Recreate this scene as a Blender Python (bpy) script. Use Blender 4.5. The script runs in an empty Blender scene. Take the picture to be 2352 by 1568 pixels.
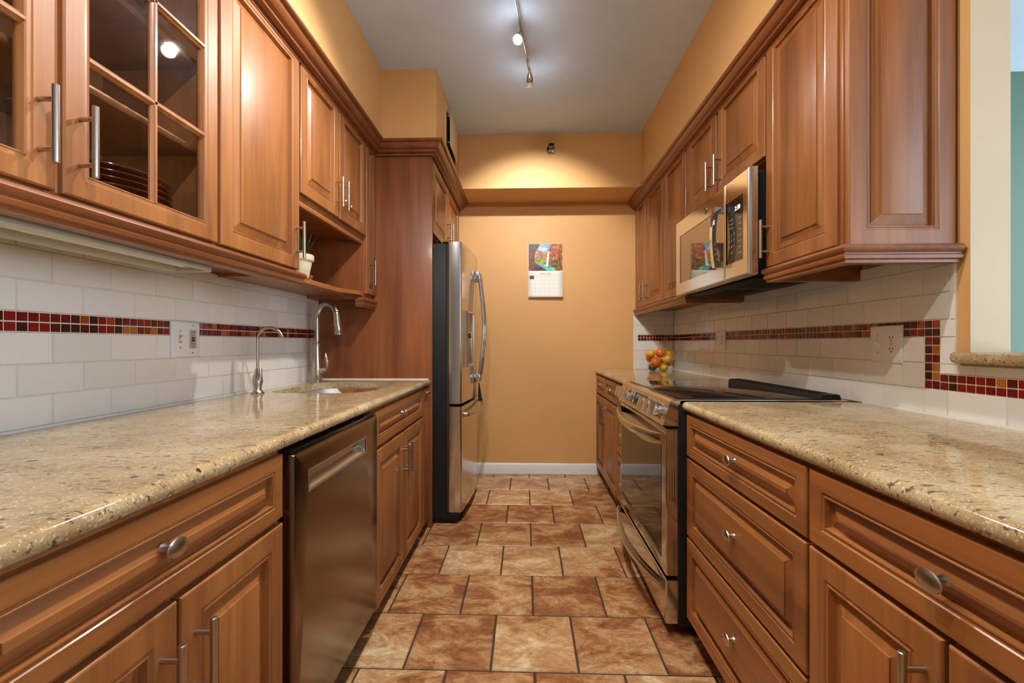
import bpy, bmesh, math, random
from mathutils import Vector, Matrix
random.seed(7)
SC = bpy.context.scene
COL = SC.collection
PI = math.pi

# ------------------------------------------------------------------ camera, world, exposure
CAM_H = 1.14
F_PX = 985.0
cd = bpy.data.cameras.new('camera'); cam = bpy.data.objects.new('camera', cd); COL.objects.link(cam)
cd.sensor_fit = 'HORIZONTAL'; cd.sensor_width = 36.0; cd.lens = 36.0 * F_PX / 2352.0
cam.location = (0, 0, CAM_H)
cam.rotation_euler = (PI / 2, 0, math.atan(31.0 / F_PX))
cd.shift_y = 4.0 / 2352.0
cd.clip_start = 0.02
SC.camera = cam

SC.view_settings.view_transform = 'Standard'
SC.view_settings.look = 'None'
SC.view_settings.gamma = 1.0
SC.view_settings.use_curve_mapping = False
SC.view_settings.exposure = 0.72

W = bpy.data.worlds.new('daylight'); SC.world = W; W.use_nodes = True
bgn = W.node_tree.nodes['Background']
bgn.inputs['Color'].default_value = (0.84, 0.92, 1.0, 1)
bgn.inputs['Strength'].default_value = 3.2

# spots on the track: (position, aim, energy, cone degrees)
HEADS = [((0.0255, 2.515, 2.655), (0.10, 3.75, 1.45), 58, 96),
         ((-0.038, 2.190, 2.695), (-0.35, 1.00, 0.90), 42, 125),
         ((-0.10, 1.40, 2.640), (-1.0, 1.35, 0.95), 40, 130),
         ((-0.14, 0.95, 2.640), (1.1, 1.4, 0.9), 34, 130),
         ((-0.22, 0.35, 2.640), (0.1, 1.9, 0.6), 34, 130)]
LIGHT_COL = (1.0, 0.94, 0.86)
SPILL = 0.45          # light that leaks backwards through each reflector bulb on to the ceiling
# the dining room is open to the sky along its right side: a portal only guides the sampling of that daylight
pl = bpy.data.lights.new('window_portal', 'AREA'); pl.shape = 'RECTANGLE'; pl.size = 6.8; pl.size_y = 2.79; pl.cycles.is_portal = True
po = bpy.data.objects.new('window_portal', pl); COL.objects.link(po); po.location = (4.58, -.8, 1.395); po.rotation_euler = (PI / 2, 0, PI / 2)

# ------------------------------------------------------------------ materials
def nm(name):
    m = bpy.data.materials.new(name); m.use_nodes = True
    nt = m.node_tree
    return m, nt, nt.nodes['Principled BSDF']

def N(nt, t, **kw):
    n = nt.nodes.new(t)
    for k, v in kw.items(): setattr(n, k, v)
    return n

def srgb(r, g, b):
    f = lambda c: (c / 255 / 12.92) if c <= 10 else ((c / 255 + .055) / 1.055) ** 2.4
    return (f(r), f(g), f(b), 1)

def plain(name, col, rough=.5, metal=0, coat=0, emit=None, es=0, spec=.5):
    m, nt, b = nm(name)
    b.inputs['Base Color'].default_value = col
    b.inputs['Roughness'].default_value = rough
    b.inputs['Metallic'].default_value = metal
    b.inputs['Coat Weight'].default_value = coat
    b.inputs['Specular IOR Level'].default_value = spec
    if emit:
        b.inputs['Emission Color'].default_value = emit
        b.inputs['Emission Strength'].default_value = es
    return m

def ramp(nt, stops, interp='LINEAR'):
    r = N(nt, 'ShaderNodeValToRGB'); r.color_ramp.interpolation = interp
    el = r.color_ramp.elements
    while len(el) < len(stops): el.new(.5)
    for e, (p, c) in zip(el, stops): e.position = p; e.color = c
    return r

def mixc(nt, fac, a, b, mode='MIX'):
    n = N(nt, 'ShaderNodeMix', data_type='RGBA', blend_type=mode)
    L = nt.links
    for sock, v in ((n.inputs[0], fac), (n.inputs[6], a), (n.inputs[7], b)):
        if hasattr(v, 'is_output'): L.new(v, sock)
        else: sock.default_value = v
    return n.outputs[2]

def coords(nt, scale, rnd=True, kind='Object'):
    tc = N(nt, 'ShaderNodeTexCoord'); mp = N(nt, 'ShaderNodeMapping')
    mp.inputs['Scale'].default_value = scale
    src = tc.outputs[kind]
    if rnd:
        oi = N(nt, 'ShaderNodeObjectInfo')
        mul = N(nt, 'ShaderNodeMath', operation='MULTIPLY'); mul.inputs[1].default_value = 7.3
        nt.links.new(oi.outputs['Random'], mul.inputs[0])
        ad = N(nt, 'ShaderNodeVectorMath', operation='ADD')
        nt.links.new(src, ad.inputs[0]); nt.links.new(mul.outputs[0], ad.inputs[1]); src = ad.outputs[0]
    nt.links.new(src, mp.inputs['Vector'])
    return mp.outputs[0]

def noise(nt, vec, scale=1, detail=5, rough=.55, dist=0):
    n = N(nt, 'ShaderNodeTexNoise')
    n.inputs['Scale'].default_value = scale; n.inputs['Detail'].default_value = detail
    n.inputs['Roughness'].default_value = rough; n.inputs['Distortion'].default_value = dist
    nt.links.new(vec, n.inputs['Vector'])
    return n.outputs[0]

def bump(nt, b, h, strength=.1, dist=.002):
    bn = N(nt, 'ShaderNodeBump'); bn.inputs['Strength'].default_value = strength; bn.inputs['Distance'].default_value = dist
    nt.links.new(h, bn.inputs['Height']); nt.links.new(bn.outputs[0], b.inputs['Normal'])

def wood(name, axis, dark, mid, light, rough=.42, big=1.0):
    m, nt, b = nm(name)
    s = [9.0, 9.0, 9.0]; s[axis] = .9
    v = coords(nt, [q * big for q in s])
    n1 = noise(nt, v, 1.0, 4, .55, .5)
    s2 = [70.0, 70.0, 70.0]; s2[axis] = 2.2
    n2 = noise(nt, coords(nt, s2), 1.0, 3, .6, .2)
    r = ramp(nt, [(.3, dark), (.5, mid), (.72, light)])
    nt.links.new(n1, r.inputs[0])
    r2 = ramp(nt, [(.35, (.86, .84, .82, 1)), (.65, (1.04, 1.03, 1.02, 1))])
    nt.links.new(n2, r2.inputs[0])
    c = mixc(nt, 1.0, r.outputs[0], r2.outputs[0], 'MULTIPLY')
    nt.links.new(c, b.inputs['Base Color'])
    b.inputs['Roughness'].default_value = rough
    b.inputs['Coat Weight'].default_value = .14; b.inputs['Coat Roughness'].default_value = .16
    return m

WD, WM, WL = srgb(124, 74, 37), srgb(150, 94, 48), srgb(170, 113, 60)
M_WOOD_Z = wood('maple_upright_grain', 2, WD, WM, WL)
M_WOOD_Y = wood('maple_level_grain', 1, WD, WM, WL)
M_WOOD_PANEL = wood('cherry_veneer', 2, srgb(116, 63, 33), srgb(138, 79, 42), srgb(158, 95, 51), .42, 1.1)
M_WOOD_IN = wood('cabinet_interior', 2, srgb(128, 84, 50), srgb(146, 98, 60), srgb(160, 112, 72), .5)
M_WOOD_MOULD = wood('maple_moulding', 1, srgb(106, 60, 31), srgb(132, 77, 41), srgb(152, 94, 51), .32)
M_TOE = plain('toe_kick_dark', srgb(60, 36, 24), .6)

def steel(name, col, rough, axis=2, aniso=0):
    m, nt, b = nm(name)
    s = [260.0, 260.0, 260.0]; s[axis] = 3.0
    n = noise(nt, coords(nt, s, False), 1, 2)
    r = ramp(nt, [(.3, (rough * .85,) * 3 + (1,)), (.7, (rough * 1.15,) * 3 + (1,))])
    nt.links.new(n, r.inputs[0]); nt.links.new(r.outputs[0], b.inputs['Roughness'])
    b.inputs['Base Color'].default_value = col; b.inputs['Metallic'].default_value = 1
    return m
M_STEEL = steel('stainless_steel', (.62, .59, .55, 1), .16, 1)
M_STEEL_DARK = plain('bronze_stainless', (.24, .185, .135, 1), .22, 1)
M_STEEL_SINK = steel('brushed_sink_steel', (.70, .70, .70, 1), .48, 1)
M_NICKEL = plain('brushed_nickel', (.52, .48, .42, 1), .27, 1)
M_CHROME = plain('chrome', (.75, .76, .78, 1), .07, 1)
M_BLACK = plain('black_enamel', (.008, .008, .008, 1), .5, 0, 0, None, 0, .25)
M_BLACKTEX = plain('black_textured_case', (.012, .012, .014, 1), .5, 0, 0, None, 0, .3)
M_BLACKGLASS = plain('black_glass', (.010, .008, .007, 1), .03, 0, 0, None, 0, .8)
M_OVENGLASS = plain('oven_glass', (.016, .011, .008, 1), .04, 0, 0, None, 0, .45)
M_MIRRORGLASS = plain('mirror_dark_glass', (.30, .26, .21, 1), .03, 1)
M_WHITE = plain('white_plastic', (.78, .78, .77, 1), .35)
M_ALMOND = plain('almond_plastic', srgb(178, 172, 150), .4)
M_SLOT = plain('dark_slot', (.02, .02, .02, 1), .6)
M_REDBTN = plain('red_button', srgb(150, 10, 22), .4)
M_FIXTURE = plain('fixture_enamel', srgb(182, 177, 163), .4)
M_TUBE = plain('fluorescent_tube', srgb(236, 232, 222), .3)
M_PAPER = plain('calendar_paper', (.80, .80, .79, 1), .6)
M_INK = plain('print_ink', (.16, .16, .17, 1), .7)
M_DISPLAY = plain('clock_digits', (.1, .1, .1, 1), .5, 0, 0, (.75, .80, 1, 1), 2.5)
M_DISPLAYB = plain('oven_clock_digits', (.1, .1, .1, 1), .5, 0, 0, (.45, .50, 1, 1), 2.0)
M_KEYPRINT = plain('keypad_print', (.55, .53, .50, 1), .5)
M_BULB = plain('lit_bulb', (1, 1, 1, 1), .3, 0, 0, (1, .95, .86, 1), 40)
M_CUP = plain('bulb_cup', (.75, .77, .76, 1), .2)
M_POT = plain('cream_pot', srgb(214, 204, 178), .5)
M_TERRA = plain('terracotta', srgb(150, 92, 66), .7)
M_LEAF = plain('leaf', srgb(38, 58, 22), .5)
M_SOIL = plain('soil', srgb(40, 28, 20), .9)
M_PLATE = plain('brown_glaze', srgb(92, 44, 26), .12)
M_GOLD = plain('gold_bell', (.85, .62, .28, 1), .18, 1)
M_CORD = plain('red_cord', srgb(120, 50, 30), .8)
M_CLOTH = plain('dark_cloth', srgb(32, 35, 42), .9)
M_CAULK = plain('white_caulk', (.80, .79, .76, 1), .5)
M_GREEN_FRUIT = plain('lime_skin', srgb(62, 74, 20), .45)
M_CREAMMETAL = plain('cream_metal', srgb(214, 198, 156), .45)

def fruit(name, c1, c2):
    m, nt, b = nm(name)
    n = noise(nt, coords(nt, (1, 1, 1)), 14, 3)
    r = ramp(nt, [(.35, c1), (.65, c2)]); nt.links.new(n, r.inputs[0]); nt.links.new(r.outputs[0], b.inputs['Base Color'])
    v = noise(nt, coords(nt, (1, 1, 1)), 260, 2); bump(nt, b, v, .25, .0012)
    b.inputs['Roughness'].default_value = .42
    return m
M_ORANGE = fruit('orange_skin', srgb(216, 98, 8), srgb(228, 116, 14))
M_LEMON = fruit('lemon_skin', srgb(206, 152, 20), srgb(218, 170, 34))

def glass(name, tint, gl=1.0):
    m = bpy.data.materials.new(name); m.use_nodes = True; nt = m.node_tree; nt.nodes.clear()
    out = N(nt, 'ShaderNodeOutputMaterial'); mx = N(nt, 'ShaderNodeMixShader')
    tr = N(nt, 'ShaderNodeBsdfTransparent'); tr.inputs[0].default_value = tint
    g = N(nt, 'ShaderNodeBsdfGlossy'); g.inputs['Roughness'].default_value = .02; g.inputs[0].default_value = (gl, gl, gl, 1)
    lw = N(nt, 'ShaderNodeLayerWeight'); lw.inputs[0].default_value = .5
    pw = N(nt, 'ShaderNodeMath', operation='POWER'); pw.inputs[1].default_value = 5; nt.links.new(lw.outputs['Facing'], pw.inputs[0])
    fr = N(nt, 'ShaderNodeMath', operation='MULTIPLY_ADD'); fr.inputs[1].default_value = .95; fr.inputs[2].default_value = .035; nt.links.new(pw.outputs[0], fr.inputs[0])
    nt.links.new(fr.outputs[0], mx.inputs[0]); nt.links.new(tr.outputs[0], mx.inputs[1]); nt.links.new(g.outputs[0], mx.inputs[2])
    nt.links.new(mx.outputs[0], out.inputs[0])
    return m
M_PANE = glass('cabinet_glass', (.95, .94, .92, 1))
M_BOWL = glass('bowl_glass', (.97, .98, .975, 1))

def paint(name, col, rough=.55, bstr=.06):
    m, nt, b = nm(name)
    v = coords(nt, (1, 1, 1), False)
    n = noise(nt, v, 2.2, 3); n2 = noise(nt, v, 170, 3)
    lo = tuple(c * .965 for c in col[:3]) + (1,); hi = tuple(min(1, c * 1.03) for c in col[:3]) + (1,)
    r = ramp(nt, [(.3, lo), (.7, hi)]); nt.links.new(n, r.inputs[0]); nt.links.new(r.outputs[0], b.inputs['Base Color'])
    bump(nt, b, n2, bstr, .002)
    b.inputs['Roughness'].default_value = rough
    return m
M_WALL = paint('ochre_wall_paint', srgb(213, 166, 107))
M_CREAM = paint('cream_jamb_paint', srgb(206, 192, 162))
M_GREEN = paint('green_wall_paint', srgb(80, 112, 92))
M_CEIL = paint('ceiling_white', srgb(208, 228, 252), .8, .12)
M_BASE = paint('baseboard_white', srgb(226, 226, 226), .35, .02)

# granite
def granite():
    m, nt, b = nm('granite')
    v = coords(nt, (1, 1, 1), False, 'Object')
    n1 = noise(nt, coords(nt, (.55, 1.0, 1.0), False), 6, 6, .6, .8)
    r1 = ramp(nt, [(.32, srgb(150, 126, 90)), (.5, srgb(174, 151, 112)), (.68, srgb(194, 175, 140))])
    nt.links.new(n1, r1.inputs[0])
    n2 = noise(nt, coords(nt, (.30, 1.0, 1.0), False), 150, 5, .7, .5)
    r2 = ramp(nt, [(.52, (0, 0, 0, 1)), (.70, (.75, .75, .75, 1))]); nt.links.new(n2, r2.inputs[0])
    c = mixc(nt, r2.outputs[0], r1.outputs[0], srgb(138, 106, 72))
    n4 = noise(nt, v, 210, 2, .5)
    r4 = ramp(nt, [(.58, (0, 0, 0, 1)), (.70, (.7, .7, .7, 1))]); nt.links.new(n4, r4.inputs[0])
    c = mixc(nt, r4.outputs[0], c, srgb(228, 218, 196))
    n3 = noise(nt, coords(nt, (.32, 1.0, 1.0), False), 105, 3, .62, .4)
    r3 = ramp(nt, [(.585, (0, 0, 0, 1)), (.66, (.9, .9, .9, 1))]); nt.links.new(n3, r3.inputs[0])
    c = mixc(nt, r3.outputs[0], c, srgb(84, 62, 48))
    n5 = noise(nt, v, 40, 2, .5)
    r5 = ramp(nt, [(.715, (0, 0, 0, 1)), (.74, (1, 1, 1, 1))]); nt.links.new(n5, r5.inputs[0])
    c = mixc(nt, r5.outputs[0], c, srgb(62, 46, 42))
    nt.links.new(c, b.inputs['Base Color'])
    b.inputs['Roughness'].default_value = .09
    b.inputs['Specular IOR Level'].default_value = .55
    return m
M_GRANITE = granite()

def tint_attr(nt):
    a = N(nt, 'ShaderNodeAttribute'); a.attribute_name = 'tint'; a.attribute_type = 'GEOMETRY'
    return a.outputs['Fac']

def subway():
    m, nt, b = nm('white_subway_glaze')
    r = ramp(nt, [(0, srgb(222, 221, 214)), (1, srgb(232, 231, 226))])
    nt.links.new(tint_attr(nt), r.inputs[0]); nt.links.new(r.outputs[0], b.inputs['Base Color'])
    b.inputs['Roughness'].default_value = .12
    n = noise(nt, coords(nt, (1, 1, 1), False), 22, 2); bump(nt, b, n, .05, .004)
    return m
M_SUBWAY = subway()
M_GROUT = plain('pale_grout', srgb(220, 217, 208), .8)

def mosaic():
    m, nt, b = nm('mosaic_glass')
    r = ramp(nt, [(0, srgb(78, 30, 20)), (.24, srgb(126, 30, 18)), (.46, srgb(158, 62, 24)), (.60, srgb(108, 26, 20)), (.78, srgb(164, 98, 36)), (.88, srgb(62, 28, 20))], 'CONSTANT')
    nt.links.new(tint_attr(nt), r.inputs[0]); nt.links.new(r.outputs[0], b.inputs['Base Color'])
    b.inputs['Roughness'].default_value = .1
    return m
M_MOSAIC = mosaic()
M_MGROUT = plain('white_grout', srgb(222, 204, 190), .8)

def floor_tile():
    m, nt, b = nm('travertine_tile')
    t = tint_attr(nt)
    mul = N(nt, 'ShaderNodeMath', operation='MULTIPLY'); mul.inputs[1].default_value = 37.0
    nt.links.new(t, mul.inputs[0])
    tc = N(nt, 'ShaderNodeTexCoord'); ad = N(nt, 'ShaderNodeVectorMath', operation='ADD')
    nt.links.new(tc.outputs['Object'], ad.inputs[0]); nt.links.new(mul.outputs[0], ad.inputs[1])
    mp = N(nt, 'ShaderNodeMapping'); mp.inputs['Scale'].default_value = (1, 1.7, 1); nt.links.new(ad.outputs[0], mp.inputs[0])
    v = mp.outputs[0]
    n1 = noise(nt, v, 5.0, 12, .74, .55)
    add = N(nt, 'ShaderNodeMath', operation='MULTIPLY_ADD'); add.inputs[1].default_value = .16; add.inputs[2].default_value = -.08
    nt.links.new(t, add.inputs[0])
    sm = N(nt, 'ShaderNodeMath', operation='ADD'); nt.links.new(n1, sm.inputs[0]); nt.links.new(add.outputs[0], sm.inputs[1])
    r1 = ramp(nt, [(.35, srgb(124, 76, 46)), (.43, srgb(154, 102, 62)), (.50, srgb(180, 138, 96)), (.57, srgb(194, 158, 116)), (.66, srgb(220, 196, 158))])
    nt.links.new(sm.outputs[0], r1.inputs[0])
    n2 = noise(nt, v, 60, 4, .7, .3)
    r2 = ramp(nt, [(.60, (1, 1, 1, 1)), (.72, (.52, .44, .38, 1))]); nt.links.new(n2, r2.inputs[0])
    n3 = noise(nt, v, 24, 8, .75, 1.0)
    r3 = ramp(nt, [(.40, (.76, .70, .64, 1)), (.52, (.98, .97, .96, 1)), (.62, (1.10, 1.09, 1.07, 1))]); nt.links.new(n3, r3.inputs[0])
    c = mixc(nt, 1, r1.outputs[0], r2.outputs[0], 'MULTIPLY')
    c = mixc(nt, 1, c, r3.outputs[0], 'MULTIPLY')
    nt.links.new(c, b.inputs['Base Color'])
    b.inputs['Roughness'].default_value = .33
    bump(nt, b, n2, .12, .002)
    return m
M_FLOORTILE = floor_tile()
M_FLOORGROUT = plain('floor_grout', srgb(62, 48, 32), .9)

# ------------------------------------------------------------------ mesh helpers (world coordinates)
def BM(): return bmesh.new()

def box(bm, x0, x1, y0, y1, z0, z1, bev=0, seg=2, mi=0):
    r = bmesh.ops.create_cube(bm, size=1)
    vs = r['verts']
    for v in vs:
        v.co = Vector((x0 + (v.co.x + .5) * (x1 - x0), y0 + (v.co.y + .5) * (y1 - y0), z0 + (v.co.z + .5) * (z1 - z0)))
    fs = set(f for v in vs for f in v.link_faces)
    for f in fs: f.material_index = mi
    if bev > 0:
        es = list(set(e for v in vs for e in v.link_edges))
        r = bmesh.ops.bevel(bm, geom=es, offset=bev, segments=seg, affect='EDGES', profile=.5)
        for f in r['faces']: f.material_index = mi

def ringverts(bm, c, u, v, r, seg):
    return [bm.verts.new(c + u * (r * math.cos(2 * PI * i / seg)) + v * (r * math.sin(2 * PI * i / seg))) for i in range(seg)]

def bridge(bm, a, b, mi=0):
    n = len(a)
    for i in range(n):
        f = bm.faces.new((a[i], a[(i + 1) % n], b[(i + 1) % n], b[i])); f.material_index = mi

def frame_of(d):
    d = d.normalized()
    h = Vector((0, 0, 1)) if abs(d.z) < .9 else Vector((1, 0, 0))
    u = d.cross(h).normalized(); return u, d.cross(u).normalized()

def tube(bm, pts, r, seg=12, cap=True, mi=0, squash=None):
    pts = [Vector(p) for p in pts]; n = len(pts)
    rs = r if isinstance(r, (list, tuple)) else [r] * n
    rings = []; u = None
    for i, p in enumerate(pts):
        d = (pts[min(i + 1, n - 1)] - pts[max(i - 1, 0)]).normalized()
        if u is None: u, v = frame_of(d)
        else:
            u = (u - d * u.dot(d)).normalized(); v = d.cross(u).normalized()
        rings.append(ringverts(bm, p, u, v, rs[i], seg))
    for a, b in zip(rings, rings[1:]): bridge(bm, a, b, mi)
    if cap:
        bm.faces.new(rings[0]).material_index = mi; bm.faces.new(rings[-1]).material_index = mi

def cyl(bm, p0, p1, r, seg=16, mi=0, r1=None): tube(bm, [p0, p1], [r, r if r1 is None else r1], seg, True, mi)

def lathe(bm, prof, c, axis=(0, 0, 1), seg=24, mi=0, sa=1.0, ub=None):
    """prof: (radius, distance along axis); sa stretches across the first radial axis"""
    c = Vector(c); ax = Vector(axis).normalized()
    if ub is not None:
        u = Vector(ub); v = ax.cross(u).normalized()
    else: u, v = frame_of(ax)
    prev = None
    for r, h in prof:
        p = c + ax * h
        if r < 1e-6: cur = [bm.verts.new(p)]
        else: cur = [bm.verts.new(p + u * (r * sa * math.cos(2 * PI * i / seg)) + v * (r * math.sin(2 * PI * i / seg))) for i in range(seg)]
        if prev is not None:
            if len(prev) == 1 and len(cur) > 1:
                for i in range(seg): bm.faces.new((prev[0], cur[i], cur[(i + 1) % seg])).material_index = mi
            elif len(cur) == 1 and len(prev) > 1:
                for i in range(seg): bm.faces.new((prev[i], prev[(i + 1) % seg], cur[0])).material_index = mi
            elif len(cur) > 1: bridge(bm, prev, cur, mi)
        prev = cur

def prism(bm, poly, fn, a0, a1, mi=0):
    """extrude a 2-D polygon; fn(p, q, a) gives the world point"""
    A = [bm.verts.new(fn(p, q, a0)) for p, q in poly]; B = [bm.verts.new(fn(p, q, a1)) for p, q in poly]
    bridge(bm, A, B, mi)
    bm.faces.new(A).material_index = mi; bm.faces.new(B).material_index = mi

def sweep(bm, prof, path, side):
    """mitred horizontal sweep; prof (outward offset, z); side +1 = outward is to the left of travel"""
    P = [Vector((x, y)) for x, y in path]; n = len(P); rows = []
    for i in range(n):
        ds = []
        if i > 0: ds.append((P[i] - P[i - 1]).normalized())
        if i < n - 1: ds.append((P[i + 1] - P[i]).normalized())
        ns = [Vector((-d.y, d.x)) * side for d in ds]
        if len(ns) == 1: m = ns[0]
        else:
            m = (ns[0] + ns[1]); m = m / max(1e-6, m.dot(ns[0]))
        rows.append([bm.verts.new((P[i].x + m.x * o, P[i].y + m.y * o, z)) for o, z in prof])
    for a, b in zip(rows, rows[1:]): bridge(bm, a, b)
    bm.faces.new(rows[0]); bm.faces.new(rows[-1])

def rings(bm, M, a0, a1, b0, b1, prof, loop=False, cap=True, mi=0):
    R = []
    for i, d in prof:
        R.append([bm.verts.new(M(a, b, d)) for a, b in ((a0 + i, b0 + i), (a1 - i, b0 + i), (a1 - i, b1 - i), (a0 + i, b1 - i))])
    for p, q in zip(R, R[1:]): bridge(bm, p, q, mi)
    if loop: bridge(bm, R[-1], R[0], mi)
    elif cap:
        bm.faces.new(R[0]).material_index = mi; bm.faces.new(R[-1]).material_index = mi

def mbox(bm, M, a0, a1, b0, b1, d0, d1, bev=0, mi=0):
    A = M(a0, b0, d0); B = M(a1, b1, d1)
    box(bm, min(A[0], B[0]), max(A[0], B[0]), min(A[1], B[1]), max(A[1], B[1]), min(A[2], B[2]), max(A[2], B[2]), bev, 2, mi)

def LF(xf): return lambda a, b, d: Vector((xf + d, a, b))        # faces +x
def RF(xf): return lambda a, b, d: Vector((xf - d, a, b))        # faces -x
def BF(yf): return lambda a, b, d: Vector((a, yf - d, b))        # faces the camera

def rootloc(p):
    while p.parent is not None: p = p.parent
    return p.location

def mesh_from(bm, name, mats, off=Vector((0, 0, 0)), angle=35, fix=True):
    if fix: bmesh.ops.recalc_face_normals(bm, faces=bm.faces)
    me = bpy.data.meshes.new(name)
    for v in bm.verts: v.co = v.co - off
    bm.to_mesh(me); bm.free()
    for m in (mats if isinstance(mats, (list, tuple)) else [mats]): me.materials.append(m)
    me.polygons.foreach_set('use_smooth', [True] * len(me.polygons))
    try: me.set_sharp_from_angle(angle=math.radians(angle))
    except Exception: pass
    return me

def obj(name, bm, mats, parent=None, label=None, angle=35, loc=None, fix=True):
    if parent is not None: off = Vector(rootloc(parent))
    else: off = Vector(loc) if loc is not None else Vector((0, 0, 0))
    me = mesh_from(bm, name, mats, off, angle, fix)
    o = bpy.data.objects.new(name, me); COL.objects.link(o)
    if parent is not None: o.parent = parent
    else: o.location = off
    if label: o['label'] = label
    return o

def tag(o, label, cat, group=None):
    o['label'] = label; o['category'] = cat
    if group: o['group'] = group
    return o

def thing(name, label, cat, loc, group=None):
    o = bpy.data.objects.new(name, None); COL.objects.link(o); o.location = loc; o.empty_display_size = .05
    return tag(o, label, cat, group)

def struct(name, bm, mats, angle=35):
    o = obj(name, bm, mats, None, None, angle); o['kind'] = 'structure'; return o

def dup(root, loc, label, group=None):
    r = root.copy(); COL.objects.link(r); r.location = loc; r['label'] = label
    if group: r['group'] = group
    for ch in list(root.children):
        c = ch.copy(); COL.objects.link(c); c.parent = r
        for g in ch.children:
            d = g.copy(); COL.objects.link(d); d.parent = c
    return r

def text_into(bm, s, size, M, a, b, d, flip=False, align='CENTER', mi=0):
    """flat lettering laid on a face; M maps (across, up, out)"""
    cu = bpy.data.curves.new('lettering', 'FONT'); cu.body = s; cu.size = size; cu.align_x = align; cu.align_y = 'CENTER'
    to = bpy.data.objects.new('lettering', cu); COL.objects.link(to)
    dg = bpy.context.evaluated_depsgraph_get(); dg.update()
    me = bpy.data.meshes.new_from_object(to.evaluated_get(dg))
    vs = [bm.verts.new(M(a + (-v.co.x if flip else v.co.x), b + v.co.y, d)) for v in me.vertices]
    for p in me.polygons:
        try: bm.faces.new([vs[i] for i in p.vertices]).material_index = mi
        except ValueError: pass
    bpy.data.objects.remove(to); bpy.data.curves.remove(cu); bpy.data.meshes.remove(me)

# ------------------------------------------------------------------ the room shell
XL, XR, YB, ZC = -1.295, 1.285, 3.75, 2.79
Y0 = -1.2
YR = -4.2
bm = BM(); box(bm, XL - .1, 4.6, YR, YB + .1, -.08, -.006)
fl = struct('floor', bm, M_FLOORGROUT)
bm = BM(); tint = bm.faces.layers.float.new('tint')

def tiles(bm, layer, M, rects, th=.003, bev=.0015, dbase=0.0, vals=None):
    for (a0, a1, b0, b1) in rects:
        if a1 - a0 < .004 or b1 - b0 < .004: continue
        q = vals() if vals else random.random()
        B = [bm.verts.new(M(a, b, dbase)) for a, b in ((a0, b0), (a1, b0), (a1, b1), (a0, b1))]
        T = [bm.verts.new(M(a, b, dbase + th)) for a, b in ((a0 + bev, b0 + bev), (a1 - bev, b0 + bev), (a1 - bev, b1 - bev), (a0 + bev, b1 - bev))]
        fs = [bm.faces.new((B[i], B[(i + 1) % 4], T[(i + 1) % 4], T[i])) for i in range(4)] + [bm.faces.new(T)]
        for f in fs: f[layer] = q

def bond(A0, A1, B0, B1, pitch, row, ja, gap, top=False, phase=0):
    """running-bond rectangles clipped to a region; ja = position of one joint in the first row"""
    out = []; b = B0; k = phase
    seq = []
    if top:
        b = B1
        while b > B0 + 1e-4: seq.append((max(B0, b - row), b)); b -= row
    else:
        while b < B1 - 1e-4: seq.append((b, min(B1, b + row))); b += row
    for (b0, b1) in seq:
        j = ja + (pitch / 2 if k % 2 else 0)
        a = j - math.ceil((j - A0) / pitch) * pitch - pitch
        while a < A1:
            x0, x1 = max(a, A0), min(a + pitch, A1)
            if x1 - x0 > gap * 1.6: out.append((x0 + gap / 2, x1 - gap / 2, b0 + gap / 2, b1 - gap / 2))
            a += pitch
        k += 1
    return out
FL = lambda a, b, d: Vector((a, b, d))
FJ = -.1225
tiles(bm, tint, FL, bond(XL, 4.5, 1.494 - .309 * 18, 1.494 + .309 * 8, .309, .309, FJ, .0068, False, 0), .004, .003, -.006)
o = obj('floor_tiles', bm, M_FLOORTILE, fl, None, 25)

bm = BM(); box(bm, XL - .1, 4.6, YR, YB + .1, ZC, ZC + .08); struct('ceiling', bm, M_CEIL)
bm = BM(); box(bm, XL - .1, XL, YR, YB + .1, 0, ZC); struct('wall_left', bm, M_WALL)
bm = BM(); box(bm, XL - .1, 4.6, YR - .1, YR, 0, ZC); struct('wall_rear', bm, paint('grey_wall_paint', srgb(150, 142, 132)))
bm = BM(); box(bm, XL, 4.6, YB, YB + .1, 0, ZC); struct('wall_back', bm, M_WALL)
JY = 1.280
bm = BM()
box(bm, XR, XR + .112, JY, YB, 0, ZC)
box(bm, XR, XR + .112, Y0, JY, 0, 1.082)
box(bm, XR, XR + .112, Y0, JY, 2.45, ZC)
bm.faces.ensure_lookup_table()
for f in bm.faces:
    f.normal_update(); c = f.calc_center_median()
    if f.normal.y < -.9 and c.y > 1: f.material_index = 1
    if f.normal.x > .9: f.material_index = 2
struct('wall_right', bm, [M_WALL, M_CREAM, M_GREEN])
bm = BM(); box(bm, XR + .112, 4.6, 2.70, 2.80, 0, ZC); struct('wall_dining', bm, M_GREEN)
# bulkheads over the cabinets, over the refrigerator and across the back
bm = BM(); box(bm, XL, -.866, Y0, 2.56, 2.363, ZC); struct('trim_1', bm, M_WALL)
bm = BM(); box(bm, XL, -.535, 2.56, YB, 2.363, ZC); struct('trim_2', bm, M_WALL)
bm = BM(); box(bm, .905, XR, JY, YB, 2.338, ZC); struct('trim_3', bm, M_WALL)
bm = BM(); box(bm, -.535, .905, 3.39, YB, 2.365, ZC); struct('trim_4', bm, M_WALL)
bm = BM()
prism(bm, [(0, 0), (.014, 0), (.014, .075), (.009, .086), (.005, .094), (0, .094)], lambda p, q, a: Vector((a, YB - p, q)), -.50, .62)
struct('baseboard_back', bm, M_BASE)

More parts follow.
